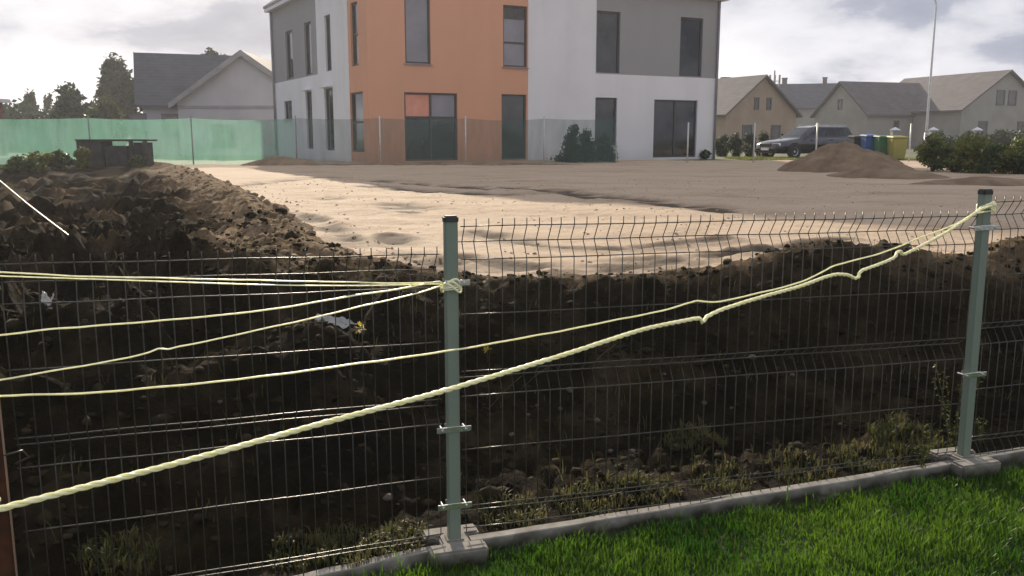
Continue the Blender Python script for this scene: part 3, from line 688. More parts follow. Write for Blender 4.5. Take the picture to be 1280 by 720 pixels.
# tufts of dry grass and weeds
def tuft(px, py, n, hh, spread, mat, label, group, name='grass_tuft'):
    p = on_soil(px, py); g = random
    vs = []; fs = []
    RR = spread*np.sqrt(rng.random(n)); AA = rng.random(n)*6.283; XX = RR*np.cos(AA); YY = RR*np.sin(AA)
    ZZ = soil_height(p.x+XX, p.y+YY)-sz(p.x, p.y)
    for i in range(n):
        x, y, z = float(XX[i]), float(YY[i]), float(ZZ[i])
        h = hh*g.uniform(.4, 1.1); l = h*g.uniform(.2, .95); d = g.random()*6.283; w = 0.0028*g.uniform(.6, 1.4)
        bx, by = -math.sin(d)*w, math.cos(d)*w; cx_, cy_ = math.cos(d)*l, math.sin(d)*l; k = len(vs)
        vs += [(x-bx,y-by,z-.01),(x+bx,y+by,z-.01),(x+cx_*.4+bx,y+cy_*.4+by,z+h*.6),(x+cx_*.4-bx,y+cy_*.4-by,z+h*.6),(x+cx_,y+cy_,z+h*g.uniform(.6,1))]
        fs += [(k,k+1,k+2,k+3),(k+3,k+2,k+4)]
    o = link(name, mesh(vs, fs), mat); o.location = (p.x, p.y, sz(p.x, p.y))
    return tag(o, label, 'grass', group)
for (px, py, n, hh, sp) in [(150,708,520,.12,.13),(440,690,700,.11,.17),(380,700,420,.1,.12),(500,676,400,.10,.11),(640,640,520,.09,.14),(740,628,560,.10,.15),(810,612,420,.09,.13),(900,600,400,.08,.13),(1000,590,420,.08,.14),(1080,580,520,.10,.15)]:
    tuft(px, py, int(n*.7), hh*.55, sp*1.15, DRYG, 'low yellow-green grass growing behind the short sagging panel' if px < 560 else 'low yellow-green grass behind the long edging board between the post feet', 'grass tufts along the bank foot')
for (px, py, n, hh, sp) in [(870,548,650,.08,.17),(1130,552,800,.12,.18)]:
    tuft(px, py, n, hh*.6, sp, DRYG, 'mossy yellow patch on the soil bank midway between the posts' if px < 1000 else 'mossy yellow patch low on the bank next to the knotted cord post', 'mossy patches on the bank')
def weed(px, py, h, n, label, mat=LEAF_Y, lw=0.012, name='weed'):
    p = on_soil(px, py); b = Vector((p.x, p.y, sz(p.x, p.y)))
    e = empty(name, b, 0, label, 'weed')
    st = MB(); lf = MB()
    for i in range(n):
        a = random.random()*6.283; ln = h*random.uniform(.1, .35)
        tip = Vector((math.cos(a)*ln, math.sin(a)*ln, h*random.uniform(.7, 1)))
        pts = smooth_path([(0,0,-.02), tip*0.5+Vector((0,0,.03)), tip], 0.03); st.tube(pts, 0.0018, 4)
        for q in pts[2:]:
            for k in range(2):
                d = Vector((random.gauss(0,1), random.gauss(0,1), random.gauss(.2,.6))).normalized(); s = d.cross(Vector((0,0,1))).normalized()*lw*.45
                L_ = lw*random.uniform(1.2, 2.4); lf.add([q, q+d*L_*.5+s, q+d*L_, q+d*L_*.5-s], [(0,1,2,3)])
    st.build('stem', DRYG, e); lf.build('leaves', mat, e); return e
weed(1190, 565, 0.50, 7, 'tall leafy weed growing beside the foot of the knotted cord post')
weed(1150, 590, 0.22, 6, 'low weed sprawling over the edging by the knotted cord post')
weed(1225, 560, 0.16, 5, 'small weed behind the concrete foot of the knotted cord post')
weed(448, 425, 0.10, 3, 'small plant with bright yellow leaves on the slope by the plastic sheet', YLEAF, 0.022)
weed(610, 450, 0.07, 3, 'tiny yellow-leaved weed right of the capped post', YLEAF, 0.016)
for (x0, y0, x1, y1) in ((648,490,690,455),(610,512,652,470),(735,462,770,430)):
    a = on_soil(x0, y0); b = atY(x1, y1, a.y-0.25)
    tag(MB().tube([a, (a+b)/2+Vector((0,0,.012)), b], 0.0018, 4).build('dry_stalk', DRYG), 'dry stalk leaning out of the soil bank by the capped post', 'stalk', 'dry stalks on the bank')

# ------------------------------------------------------------------ foliage builders
def leaf_cloud(n, clumps, size, seed, flat=0.0):
    """clumps: (x,y,z,rx,ry,rz); leaf quads on and inside the clumps"""
    g = np.random.default_rng(seed); cl = np.array(clumps, float)
    wgt = (cl[:,3]*cl[:,4]*cl[:,5])**0.66; k = g.choice(len(cl), n, p=wgt/wgt.sum()); c = cl[k]
    d = g.standard_normal((n,3)); d /= np.linalg.norm(d, axis=1, keepdims=True)
    rr = g.random(n)**0.4; P = c[:,:3]+d*rr[:,None]*c[:,3:]*(1+0.16*g.standard_normal((n,1)))
    nn = d+0.9*g.standard_normal((n,3)); nn /= np.linalg.norm(nn, axis=1, keepdims=True)
    t = np.cross(nn, g.standard_normal((n,3))); t /= np.linalg.norm(t, axis=1, keepdims=True); b = np.cross(nn, t)
    s = size*g.uniform(.6, 1.4, (n,1))
    V = np.stack([P-t*s, P+b*s*.55, P+t*s, P-b*s*.55], 1).reshape(-1,3)
    return V, np.arange(n*4).reshape(-1,4)
def crown_clumps(cx_, cy_, cz, rx, ry, rz, m, seed, r0=.32, r1=.5):
    g = random.Random(seed); out = []
    for i in range(m):
        while True:
            a = [g.uniform(-1,1) for _ in range(3)]
            if sum(q*q for q in a) < 1: break
        f = g.uniform(r0, r1); out.append((cx_+a[0]*rx*.75, cy_+a[1]*ry*.75, cz+a[2]*rz*.75, rx*f, ry*f, rz*f))
    return out
def tree(px, Y, ytop, ybot, wpx, label, mat, seed, n=5000, leaf=.14, trunk=True, name='tree', m=26, group=None, z0=0.8, cat='tree'):
    top = atY(px, ytop, Y); bot = atY(px, ybot, Y); w = wpx/FPX*Y
    e = empty(name, (top.x, Y, z0), 0, label, cat, group)
    h0 = bot.z-z0; h1 = top.z-z0; cz = (h0+h1)/2
    cl = crown_clumps(0, 0, cz, w/2, w/2*.9, (h1-h0)/2, m, seed)
    V, F = leaf_cloud(n, cl, leaf, seed); link('crown', np_mesh(V, F), mat, e)
    tb = MB(); rt = max(.03, h1*.022)
    tb.tube([(0,0,-.1),(w*.02,0,h0+.3*(h1-h0)),(0,.05,cz+.3*(h1-h0))], [rt*1.4, rt, rt*.35], 8)
    for i in range(6):
        c = cl[i*3 % len(cl)]; tb.tube([(0,0,h0+.15*(h1-h0)*(i%3+.5)), (c[0]*.5,c[1]*.5,(c[2]+h0)/2+.1), c[:3]], [rt*.6, rt*.4, rt*.15], 6)
    tb.build('trunk', BARK, e, True); return e
def bush(x, y, z, w, h, label, mat, seed, n=2600, leaf=.045, group=None, d=None, name='bush', m=16):
    e = empty(name, (x, y, z), 0, label, 'bush', group); d = d or w
    cl = crown_clumps(0, 0, h*.48, w/2*1.12, d/2*1.12, h*.66, m*2, seed, .16, .34)
    V, F = leaf_cloud(n, cl, leaf, seed); V[:,2] = np.maximum(V[:,2], -0.02); link('foliage', np_mesh(V, F), mat, e)
    st = MB()
    for i in range(6): c = cl[i]; st.tube([(0,0,-.05),(c[0]*.4,c[1]*.4,c[2]*.5),c[:3]], [.02,.014,.006], 5)
    st.build('stems', BARK, e, True); return e

# ------------------------------------------------------------------ main house
GZ = 0.80
FLy = 31.0; FLp = atY(462, 172, FLy); FL = Vector((FLp.x, FLy, 0))
UA = R(61.0); UD = Vector((math.sin(UA), math.cos(UA), 0)); VD = Vector((-math.cos(UA), math.sin(UA), 0))
def front_hit(px, py): p = at_line(px, py, FL, FL+UD); return (p-FL).dot(UD), p.z
def side_hit(px, py): p = at_line(px, py, FL, FL+VD); return (p-FL).dot(VD), p.z
HU = front_hit(897, 100)[0]; HV = side_hit(343, 100)[0]; EAVE = 7.40
house = empty('house', FL, 0, 'two-storey house in orange, white and grey render behind the netting', 'house')
def rect_of(hit, x0, x1, y0, y1):
    xm, ym = (x0+x1)/2, (y0+y1)/2
    a, b = hit(x0, ym)[0], hit(x1, ym)[0]; z1, z0 = hit(xm, y0)[1], hit(xm, y1)[1]
    return [min(a, b), max(a, b), z0, z1]
def wall_sheet(D, Nrm, u0, u1, z0, z1, rects, mat, depth=0.17, proud=0.0):
    us = sorted({u0, u1, *[max(u0, min(u1, r[i])) for r in rects for i in (0, 1)]})
    zs = sorted({z0, z1, *[max(z0, min(z1, r[i])) for r in rects for i in (2, 3)]})
    mb = MB(); P = lambda u, z, d=0.0: D*u + Nrm*(proud-d) + Vector((0,0,z))
    for i in range(len(us)-1):
        for j in range(len(zs)-1):
            um, zm = (us[i]+us[i+1])/2, (zs[j]+zs[j+1])/2
            if any(r[0] < um < r[1] and r[2] < zm < r[3] for r in rects): continue
            mb.add([P(us[i],zs[j]),P(us[i+1],zs[j]),P(us[i+1],zs[j+1]),P(us[i],zs[j+1])], [(0,1,2,3)])
    for a, b, c, d in rects:
        a, b, c, d = max(a,u0), min(b,u1), max(c,z0), min(d,z1)
        q = [(a,c),(b,c),(b,d),(a,d)]
        for k in range(4):
            p, r = q[k], q[(k+1)%4]
            mb.add([P(*p),P(*r),P(*r,depth),P(*p,depth)], [(0,1,2,3)])
    me = mesh(mb.v, mb.f); return link('wall', me, mat, house)
def window(D, Nrm, r, panes=1, mull=(), name='window', pane_mat=None, split=None, par=None, depth=0.12, fw=0.07):
    a, b, c, d = r; par = par or house
    P = lambda u, z, k: D*u + Nrm*(-depth+k) + Vector((0,0,z))
    def bar(mb, u0, u1, z0, z1, t=0.05):
        mb.add([P(u0,z0,0),P(u1,z0,0),P(u1,z1,0),P(u0,z1,0),P(u0,z0,t),P(u1,z0,t),P(u1,z1,t),P(u0,z1,t)],
               [(0,1,2,3),(4,5,6,7),(0,1,5,4),(1,2,6,5),(2,3,7,6),(3,0,4,7)])
    mb = MB(); bar(mb,a,a+fw,c,d); bar(mb,b-fw,b,c,d); bar(mb,a+fw,b-fw,c,c+fw); bar(mb,a+fw,b-fw,d-fw,d)
    zs = [c+fw]+[c+(d-c)*m for m in mull]+[d-fw]
    us = [a+fw+(b-a-2*fw)*i/panes for i in range(panes+1)]
    for m in zs[1:-1]: bar(mb, a+fw, b-fw, m-.035, m+.035, .045)
    for u in us[1:-1]: bar(mb, u-.04, u+.04, c+fw, d-fw, .047)
    w = mb.build(name, FRAME, par); n = 0
    for i in range(panes):
        for j in range(len(zs)-1):
            pm = pane_mat[n % len(pane_mat)] if pane_mat else GLASS; n += 1
            p = MB().add([P(us[i],zs[j],.012),P(us[i+1],zs[j],.012),P(us[i+1],zs[j+1],.012),P(us[i],zs[j+1],.012)], [(0,1,2,3)]).build('pane', pm, w)
    return w
def sill(D, Nrm, r):
    a, b, c, d = r; P = lambda u, z, k: D*u+Nrm*k+Vector((0,0,z))
    return MB().add([P(a-.05,c-.04,-.1),P(b+.05,c-.04,-.1),P(b+.05,c,-.1),P(a-.05,c,-.1),P(a-.05,c-.05,.06),P(b+.05,c-.05,.06),P(b+.05,c-.02,.06),P(a-.05,c-.02,.06)],
               [(0,1,2,3),(4,5,6,7),(0,1,5,4),(1,2,6,5),(2,3,7,6),(3,0,4,7)])
NF = -VD; NS = -UD
uO = front_hit(660, 150)[0]; uG = front_hit(745, 60)[0]; zB = front_hit(820, 95)[1]; vO = side_hit(437, 120)[0]; vG = side_hit(396, 60)[0]
fr = {k: rect_of(front_hit, *q) for k, q in dict(a=(506,538,-8,79.5), b=(629,659.5,7,84), c=(506,572,116,203), d=(627,658,118,205),
     e=(745.6,775,14,91), f=(850,878,22,95.5), g=(742,771,122,182), h=(817,871,125,195)).items()}
fr['e'][0] = uG+0.02; top_cut = EAVE-0.30
for k in fr: fr[k][3] = min(fr[k][3], top_cut); fr[k][2] = max(fr[k][2], GZ+0.06)
for k in 'cdh': fr[k][2] = GZ+0.10
fr['b'][1] = min(fr['b'][1], uO-0.04); fr['d'][1] = min(fr['d'][1], uO-0.04)
for k in 'ef': fr[k][2] = max(fr[k][2], zB+0.02)
sr_ = {k: rect_of(side_hit, *q) for k, q in dict(a=(357.5,366,38,99), b=(381,389.5,27,94), c=(406.5,413.5,18,89), d=(355.5,365,126,150), e=(383,390.5,114,186),
     f=(406.5,417,110,188), g=(438.5,447.5,2,82.5), h=(438.5,454.5,115,190)).items()}
for k in sr_: sr_[k][3] = min(sr_[k][3], top_cut); sr_[k][2] = max(sr_[k][2], GZ+0.10)
for k in 'ab': sr_[k][2] = max(sr_[k][2], zB+0.03)
for k in 'gh': sr_[k][1] = min(sr_[k][1], vO-0.03)
Z0 = GZ-0.3
tag(wall_sheet(UD, NF, 0, uO, Z0, EAVE, [fr[k] for k in 'abcd'], ORANGE), 'orange rendered front wall')
tag(wall_sheet(UD, NF, uO, uG, Z0, EAVE, [fr['g']] if fr['g'][1] <= uG else [], WHITE), 'white rendered front wall')
gg = fr['g']; gg[0] = max(gg[0], uG+0.01)
tag(wall_sheet(UD, NF, uG, HU, Z0, zB, [gg, fr['h']], WHITE), 'white rendered ground storey')
tag(wall_sheet(UD, NF, uG, HU, zB, EAVE, [fr['e'], fr['f']], GREYR), 'grey rendered upper storey')
tag(wall_sheet(VD, NS, 0, vO, Z0, EAVE, [sr_['g'], sr_['h']], ORANGE), 'orange render wrapping the corner')
tag(wall_sheet(VD, NS, vO, vG, Z0, EAVE, [sr_['c'], sr_['f']], WHITE), 'white rendered side wall')
tag(wall_sheet(VD, NS, vG, HV, Z0, zB, [sr_['d'], sr_['e']], WHITE), 'white lower side wall')
tag(wall_sheet(VD, NS, vG, HV, zB, EAVE, [sr_['a'], sr_['b']], GREYR), 'grey upper side wall')
mb = MB(); b0 = VD*HV; b1 = VD*HV+UD*HU; b2 = UD*HU
zz = lambda p, z: p+Vector((0,0,z))
mb.add([zz(b0,Z0),zz(b1,Z0),zz(b1,EAVE),zz(b0,EAVE),zz(b2,Z0),zz(b2,EAVE)], [(0,1,2,3),(1,4,5,2)]); mb.build('wall', WHITE, house)
window(UD, NF, fr['a'], 1, (), pane_mat=[GREYGL]); window(UD, NF, fr['b'], 1, (0.40, 0.80), pane_mat=[GREYGL, GREYGL, FRAME])
window(UD, NF, fr['c'], 2, (0.64,), pane_mat=[GLASS, PINKGL, GLASS, GREYGL], name='balcony_door'); window(UD, NF, fr['d'], 1, (), name='door')
window(UD, NF, fr['e']); window(UD, NF, fr['f']); window(UD, NF, gg); window(UD, NF, fr['h'], 2, (), name='door')
for k in 'abcdef': window(VD, NS, sr_[k], 1, ())
for k in 'gh': window(VD, NS, sr_[k], 1, (0.5,))
for D, Nn, r in ((UD,NF,fr['a']),(UD,NF,fr['b']),(UD,NF,gg),(VD,NS,sr_['d'])): sill(D, Nn, r).build('window_sill', FASCIA, house)
for k in 'ef':
    r = sr_[k]; P = lambda u, z, q: VD*u+NS*q+Vector((0,0,z))
    MB().add([P(r[0]-.05,r[3]+.02,.002),P(r[1]+.05,r[3]+.02,.002),P(r[1]+.05,r[3]+.10,.002),P(r[0]-.05,r[3]+.10,.002),P(r[0]-.05,r[3]+.02,.22),P(r[1]+.05,r[3]+.02,.22),P(r[1]+.05,r[3]+.06,.22),P(r[0]-.05,r[3]+.06,.22)],
             [(0,1,2,3),(4,5,6,7),(0,1,5,4),(1,2,6,5),(2,3,7,6),(3,0,4,7)]).build('shutter_box', WTRIM, house)
# roof: fascia, gutter and a low hip
ov = 0.30
def rp(u, v, z): return UD*u+VD*v+Vector((0,0,z))
def ringbox(mb, o1, z0, z1):
    q = [(-o1,-o1),(HU+o1,-o1),(HU+o1,HV+o1),(-o1,HV+o1)]
    mb.add([rp(*p, z0) for p in q]+[rp(*p, z1) for p in q], [(0,1,2,3),(4,5,6,7)]+[(i,(i+1)%4,4+(i+1)%4,4+i) for i in range(4)])
mb = MB(); ringbox(mb, ov-.04, EAVE, EAVE+.16); ra = mb.build('roof_fascia', WTRIM, house)
mb = MB(); ringbox(mb, ov, EAVE+.16, EAVE+.27); mb.build('gutter', FASCIA, house)
mb = MB(); o1 = ov-.02; q = [(-o1,-o1),(HU+o1,-o1),(HU+o1,HV+o1),(-o1,HV+o1)]; m_ = min(HU, HV)/2; zt = 13.4
mb.add([rp(*p, EAVE+.272) for p in q]+[rp(m_, HV/2, zt), rp(HU-m_, HV/2, zt)], [(0,1,5,4),(1,2,5),(2,3,4,5),(3,0,4)]); mb.build('roof', ROOFD, house)
mb = MB().tube([VD*(HV-.1)+NS*.07+Vector((0,0,Z0)), VD*(HV-.1)+NS*.07+Vector((0,0,EAVE))], .055, 8); mb.build('downpipe', FASCIA, house, True)
mb = MB().tube([UD*(HU-.1)+NF*.07+Vector((0,0,Z0)), UD*(HU-.1)+NF*.07+Vector((0,0,EAVE))], .05, 8); mb.build('downpipe', FASCIA, house, True)
# ------------------------------------------------------------------ other houses
def gable_house(name, label, c, rz, Lx, Wy, eave, ridge, wall_m, roof_m, wins=(), z0=0.8, over=0.35, chim=(), lower=None, verge=None):
    """ridge along local x; c centre of plan; front gable at -x"""
    e = empty(name, (c[0], c[1], z0), rz, label, 'house'); a, b = Lx/2, Wy/2
    MB().add([(-a,-b,-.2),(a,-b,-.2),(a,b,-.2),(-a,b,-.2),(-a,-b,eave),(a,-b,eave),(a,b,eave),(-a,b,eave),(-a,0,ridge),(a,0,ridge)],
             [(0,1,5,4),(2,3,7,6),(3,0,4,8,7),(1,2,6,9,5),(3,2,1,0)]).build('wall', wall_m, e)
    sl = (ridge-eave)/b
    for s in (-1, 1):
        t = .16; y1 = s*(b+over); z1 = eave-sl*over
        rf = MB().add([(-a-over,0,ridge+.02),(a+over,0,ridge+.02),(a+over,y1,z1+.02),(-a-over,y1,z1+.02),(-a-over,0,ridge+t+.02),(a+over,0,ridge+t+.02),(a+over,y1,z1+t),(-a-over,y1,z1+t)],
                 [(0,1,2,3),(4,5,6,7),(0,1,5,4),(1,2,6,5),(2,3,7,6),(3,0,4,7)]).build('roof', roof_m, e)
        if verge:
            for q in (-a-over-.02, a+over-.02):
                MB().add([(q,0,ridge-.10),(q,y1,z1-.10),(q,y1,z1+t+.03),(q,0,ridge+t+.05),(q+.04,0,ridge-.10),(q+.04,y1,z1-.10),(q+.04,y1,z1+t+.03),(q+.04,0,ridge+t+.05)],
                     [(0,1,2,3),(4,5,6,7),(0,1,5,4),(1,2,6,5),(2,3,7,6),(3,0,4,7)]).build('verge_board', verge, e)
    for (face, p, z, w, h) in wins:                       # face: 'x-','x+','y-'
        D, Nn, off = {'x-': (Vector((0,-1,0)), Vector((-1,0,0)), Vector((-a,0,0))), 'x+': (Vector((0,1,0)), Vector((1,0,0)), Vector((a,0,0))), 'y-': (Vector((1,0,0)), Vector((0,-1,0)), Vector((0,-b,0)))}[face]
        mb = MB(); P = lambda u, zz_, k: off+D*u+Nn*k+Vector((0,0,zz_))
        def bar(u0,u1,z0_,z1_,k0,k1):
            mb.add([P(u0,z0_,k0),P(u1,z0_,k0),P(u1,z1_,k0),P(u0,z1_,k0),P(u0,z0_,k1),P(u1,z0_,k1),P(u1,z1_,k1),P(u0,z1_,k1)],[(0,1,2,3),(4,5,6,7),(0,1,5,4),(1,2,6,5),(2,3,7,6),(3,0,4,7)])
        f = .09
        bar(p-w/2,p-w/2+f,z,z+h,-.05,.06); bar(p+w/2-f,p+w/2,z,z+h,-.05,.06); bar(p-w/2+f,p+w/2-f,z,z+f,-.05,.058); bar(p-w/2+f,p+w/2-f,z+h-f,z+h,-.05,.058)
        wo_ = mb.build('window', FRAME, e)
        MB().add([P(p-w/2+f,z+f,.02),P(p+w/2-f,z+f,.02),P(p+w/2-f,z+h-f,.02),P(p-w/2+f,z+h-f,.02)], [(0,1,2,3)]).build('pane', GLASS, wo_)
    for (x, y, w) in chim:
        zr = ridge-abs(y)*sl
        cm = MB().box((x-w/2,y-w/2,zr-.5), (x+w/2,y+w/2,zr+.8)); cm.box((x-w/2-.06,y-w/2-.06,zr+.8), (x+w/2+.06,y+w/2+.06,zr+.92)); cm.build('chimney', ROOFB, e)
    if lower:
        MB().box((-a-.05,-b-.02,lower-.14), (-a-.002,b+.02,lower)).build('ledge', FASCIA, e)
    return e
# left: main block with dark roof, gabled wing in front
Yl = 53.0
xl = atY(182, 100, Yl).x; xr = atY(330, 100, Yl).x
zr = atY(200, 72, Yl).z-GZ; ze = atY(200, 133, Yl-4.2).z-GZ
gable_house('dark_roofed_house', 'house with a plain dark slate-grey roof beside the leafy tree', ((xl+xr)/2-.3, Yl), R(21), xr-xl-.7, 7.6, ze+.15, zr, PALEW, ROOFD, [('y-',-1.6,1.0,1.2,1.2),('y-',-3.4,.3,.9,1.9)], verge=ROOFD)
Yw = 46.5; xa = atY(303, 64, Yw).x; half = xa-atY(222, 130, Yw).x
wing = gable_house('gabled_house', 'pale gabled house front with white verge boards before the dark roof', (xa, Yw+3.0), math.pi/2, 6.0, half*2, atY(222,128,Yw).z-GZ, atY(303,68,Yw).z-GZ, PALEW, ROOFD, [('x-',-1.2,.4,1.1,1.2)], lower=atY(300,132,Yw).z-GZ, verge=FASCIA)
# right: tan gable, far grey roof, long beige pair
def c_from(px, Y): return atY(px, 172, Y).x
gable_house('tan_house', 'tan gabled house right behind the corner of the orange and white house', (c_from(953,70)-2.0, 73.6), math.atan2(.88,-.48), 8.0, 7.4, 2.75, 5.55, TANW, ROOFB, [('x-',-.65,3.05,.5,.95),('x-',.65,3.05,.5,.95),('x-',-1.5,.7,1.0,1.2),('x-',1.5,.7,1.0,1.2)], chim=((1.2,-.8,.5),))
gable_house('grey_roofed_house', 'distant house with grey roof and two chimneys between the tan and beige houses', (c_from(1003,112), 113), R(-14), 10.5, 9, 4.5, 7.4, BEIGEW, ROOFD, [('x+',0,3.5,.9,1.2)], chim=((-2.2,0,.6),(2.6,0,.5)))
gable_house('beige_house', 'beige house whose plain gable with one small window faces the car', (c_from(1055,80)+6.2, 83.3), R(18), 13, 7.2, 3.0, 5.75, BEIGEW, ROOFB, [('x-',-.1,3.4,.6,.95),('y-',-3.4,1.1,.55,1.3),('y-',.4,1.1,.6,1.3),('y-',4.2,1.1,.7,1.3)])
gb = atY(1260, 92, 76)
gable_house('long_beige_house', 'beige house with paired gable windows standing behind the street lamp', (gb.x-1.9, 81.3), math.pi/2+R(19), 11.5, 9.4, 3.25, 6.35, BEIGEW, ROOFB,
            [('x-',-.65,3.6,.9,1.25),('x-',.65,3.6,.9,1.25),('x-',-2.3,1.0,1.0,1.3),('x-',2.0,1.0,1.0,1.3)])
# small red shed at the left edge
e = empty('shed', (atY(14,150,44).x-3.35, 45, GZ), 0, 'small dark red shed with pale roof edge beyond the netting', 'shed')
zs_ = atY(5,126,44).z-GZ
MB().box((-1.6,-1.4,-.2), (1.65,1.4,zs_)).build('wall', REDW, e)
MB().box((-1.9,-1.7,zs_), (1.9,1.7,zs_+.18)).build('roof', WTRIM, e)

# ------------------------------------------------------------------ netting fence of the building plot
netf = empty('netting_fence', (0,29.3,SANDZ), 0, 'green windbreak netting stretched on pale posts in front of the houses', 'netting')
def net_plan(px):
    Y = 29.4 if px < 470 else 29.4+(px-470)/300*1.1
    return Vector((atY(px, 172, Y).x, Y, 0))
nets = [-70, 112, 240, 370, 475, 582, 680, 771]
for i in range(len(nets)-1):
    a, b = net_plan(nets[i]), net_plan(nets[i+1]); nx, nz_ = 26, 10; vs = []
    for j in range(nz_+1):
        for k in range(nx+1):
            u = k/nx; w = j/nz_; p = a.lerp(b, u)
            sag = -0.05*math.sin(math.pi*u)*w*(0.7+.3*((i*7)%3))
            bulge = 0.10*math.sin(math.pi*u)*math.sin(math.pi*w)*(1 if i%2 else -1)+0.03*math.sin(u*17+i)*math.sin(w*7+2*i)
            vs.append((p.x, p.y-29.3+bulge+.03, w*1.50+sag-.04*(1-w)))
    fs = [(j*(nx+1)+k, j*(nx+1)+k+1, (j+1)*(nx+1)+k+1, (j+1)*(nx+1)+k) for j in range(nz_) for k in range(nx)]
    link('netting', mesh(vs, fs), NET if nets[i] < 360 else NET_SHADE, netf, True)
for px in nets[1:]:
    p = net_plan(px); MB().tube([(p.x,p.y-29.3,-.2),(p.x,p.y-29.3,1.58)], .024, 8).build('post', PALEP if px > 400 else FASCIA, netf, True)
for px, Y in ((860,31.0),(943,31.6),(1021,32.2),(1138,33.0)):
    p = atY(px, 172, Y); o = MB().tube([(0,0,-.2),(0,0,1.42)], .028, 8).build('boundary_post', PALEP, None, True); o.location = (p.x, Y, SANDZ-.03)
    tag(o, 'bare pale post of the boundary line beyond the end of the netting', 'post', 'bare boundary posts')

# dark low rack with boxes in front of the netting
rk = atZ(146, 206, SANDZ-.1); Yr = 27.6; xr0 = atY(103,190,Yr).x; xr1 = atY(191,190,Yr).x; zt = atY(150,174,Yr).z-(SANDZ-.15)
e = empty('timber_rack', ((xr0+xr1)/2, Yr, SANDZ-.15), 0, 'low dark timber rack standing against the green netting', 'rack'); w = xr1-xr0
MB().box((-w/2,-.42,zt-.06), (w/2,.42,zt)).build('top', DARKW, e, bevel=.01)
MB().box((-w/2+.02,-.4,-.35), (-w/2+.78,.4,zt-.06)).build('side_cabinet', DARKW, e, bevel=.015)
MB().prism([(-w/2+.85,-.35),(w/2-.62,-.38),(w/2-.62,.3),(-w/2+.85,.3)], -.35, zt-.2).build('crate', DARKW, e, bevel=.03)
for x in (w/2-.08, w/2-.5):
    MB().box((x-.05,-.42,-.35), (x+.05,-.32,zt-.06)).build('leg', DARKW, e)
MB().box((w/2-.45,-.3,-.35), (w/2-.13,.35,zt-.1)).build('panel', DARKW, e)

# ------------------------------------------------------------------ heaps
def heap(name, c, rx, ry, h, rz, label, mat, seed, n=70, pw=1.0):
    g = np.linspace(-1.15, 1.15, n); X, Y = np.meshgrid(g, g); r = np.hypot(X, Y)
    hh = h*np.clip(1-r**1.25, -.2, 1)**pw if pw == 1 else h*np.clip(1-r, 0, 1)**pw
    z = hh + (0.10*h*fbm(X*rx, Y*ry, .8, 3, seed)+.05*h*fbm(X*rx, Y*ry, .22, 3, seed+4))*sstep(1.1, .7, r) - .12*sstep(.85, 1.15, r)
    V = np.stack([X*rx, Y*ry, z], -1).reshape(-1,3); idx = np.arange(X.size).reshape(X.shape)
    F = np.stack([idx[:-1,:-1], idx[:-1,1:], idx[1:,1:], idx[1:,:-1]], -1)[(r < 1.13)[:-1,:-1]]
    o = link(name, np_mesh(V, F), mat, smooth=True); o.location = c; o.rotation_euler = (0,0,rz); return tag(o, label, 'heap')
heap('earth_heap', (atY(1058,172,23.5).x, 23.5, SANDZ-.02), 1.85, 1.4, .78, R(-28), 'rounded heap of brown earth in front of the dark car', HEAPM, 3)
heap('earth_heap', (atY(1118,172,19.5).x, 19.8, SANDZ-.03), 1.5, .8, .30, R(-40), 'low tail of earth running out from the rounded heap', HEAPM, 5)
heap('earth_heap', (atY(1235,172,17.0).x, 17.0, SANDZ-.03), 1.7, .7, .17, R(4), 'low clumpy strip of earth in front of the bushes', HEAPM, 9)
heap('earth_heap', (atY(352,172,28.4).x, 28.4, SANDZ-.03), 1.5, .5, .32, 0, 'low brown earth heap at the foot of the green netting', HEAPM, 12)
heap('earth_heap', (atY(560,172,28.9).x, 28.8, SANDZ-.03), 5.5, .35, .14, R(3), 'long low ridge of earth along the netting below the orange wall', HEAPM, 15)

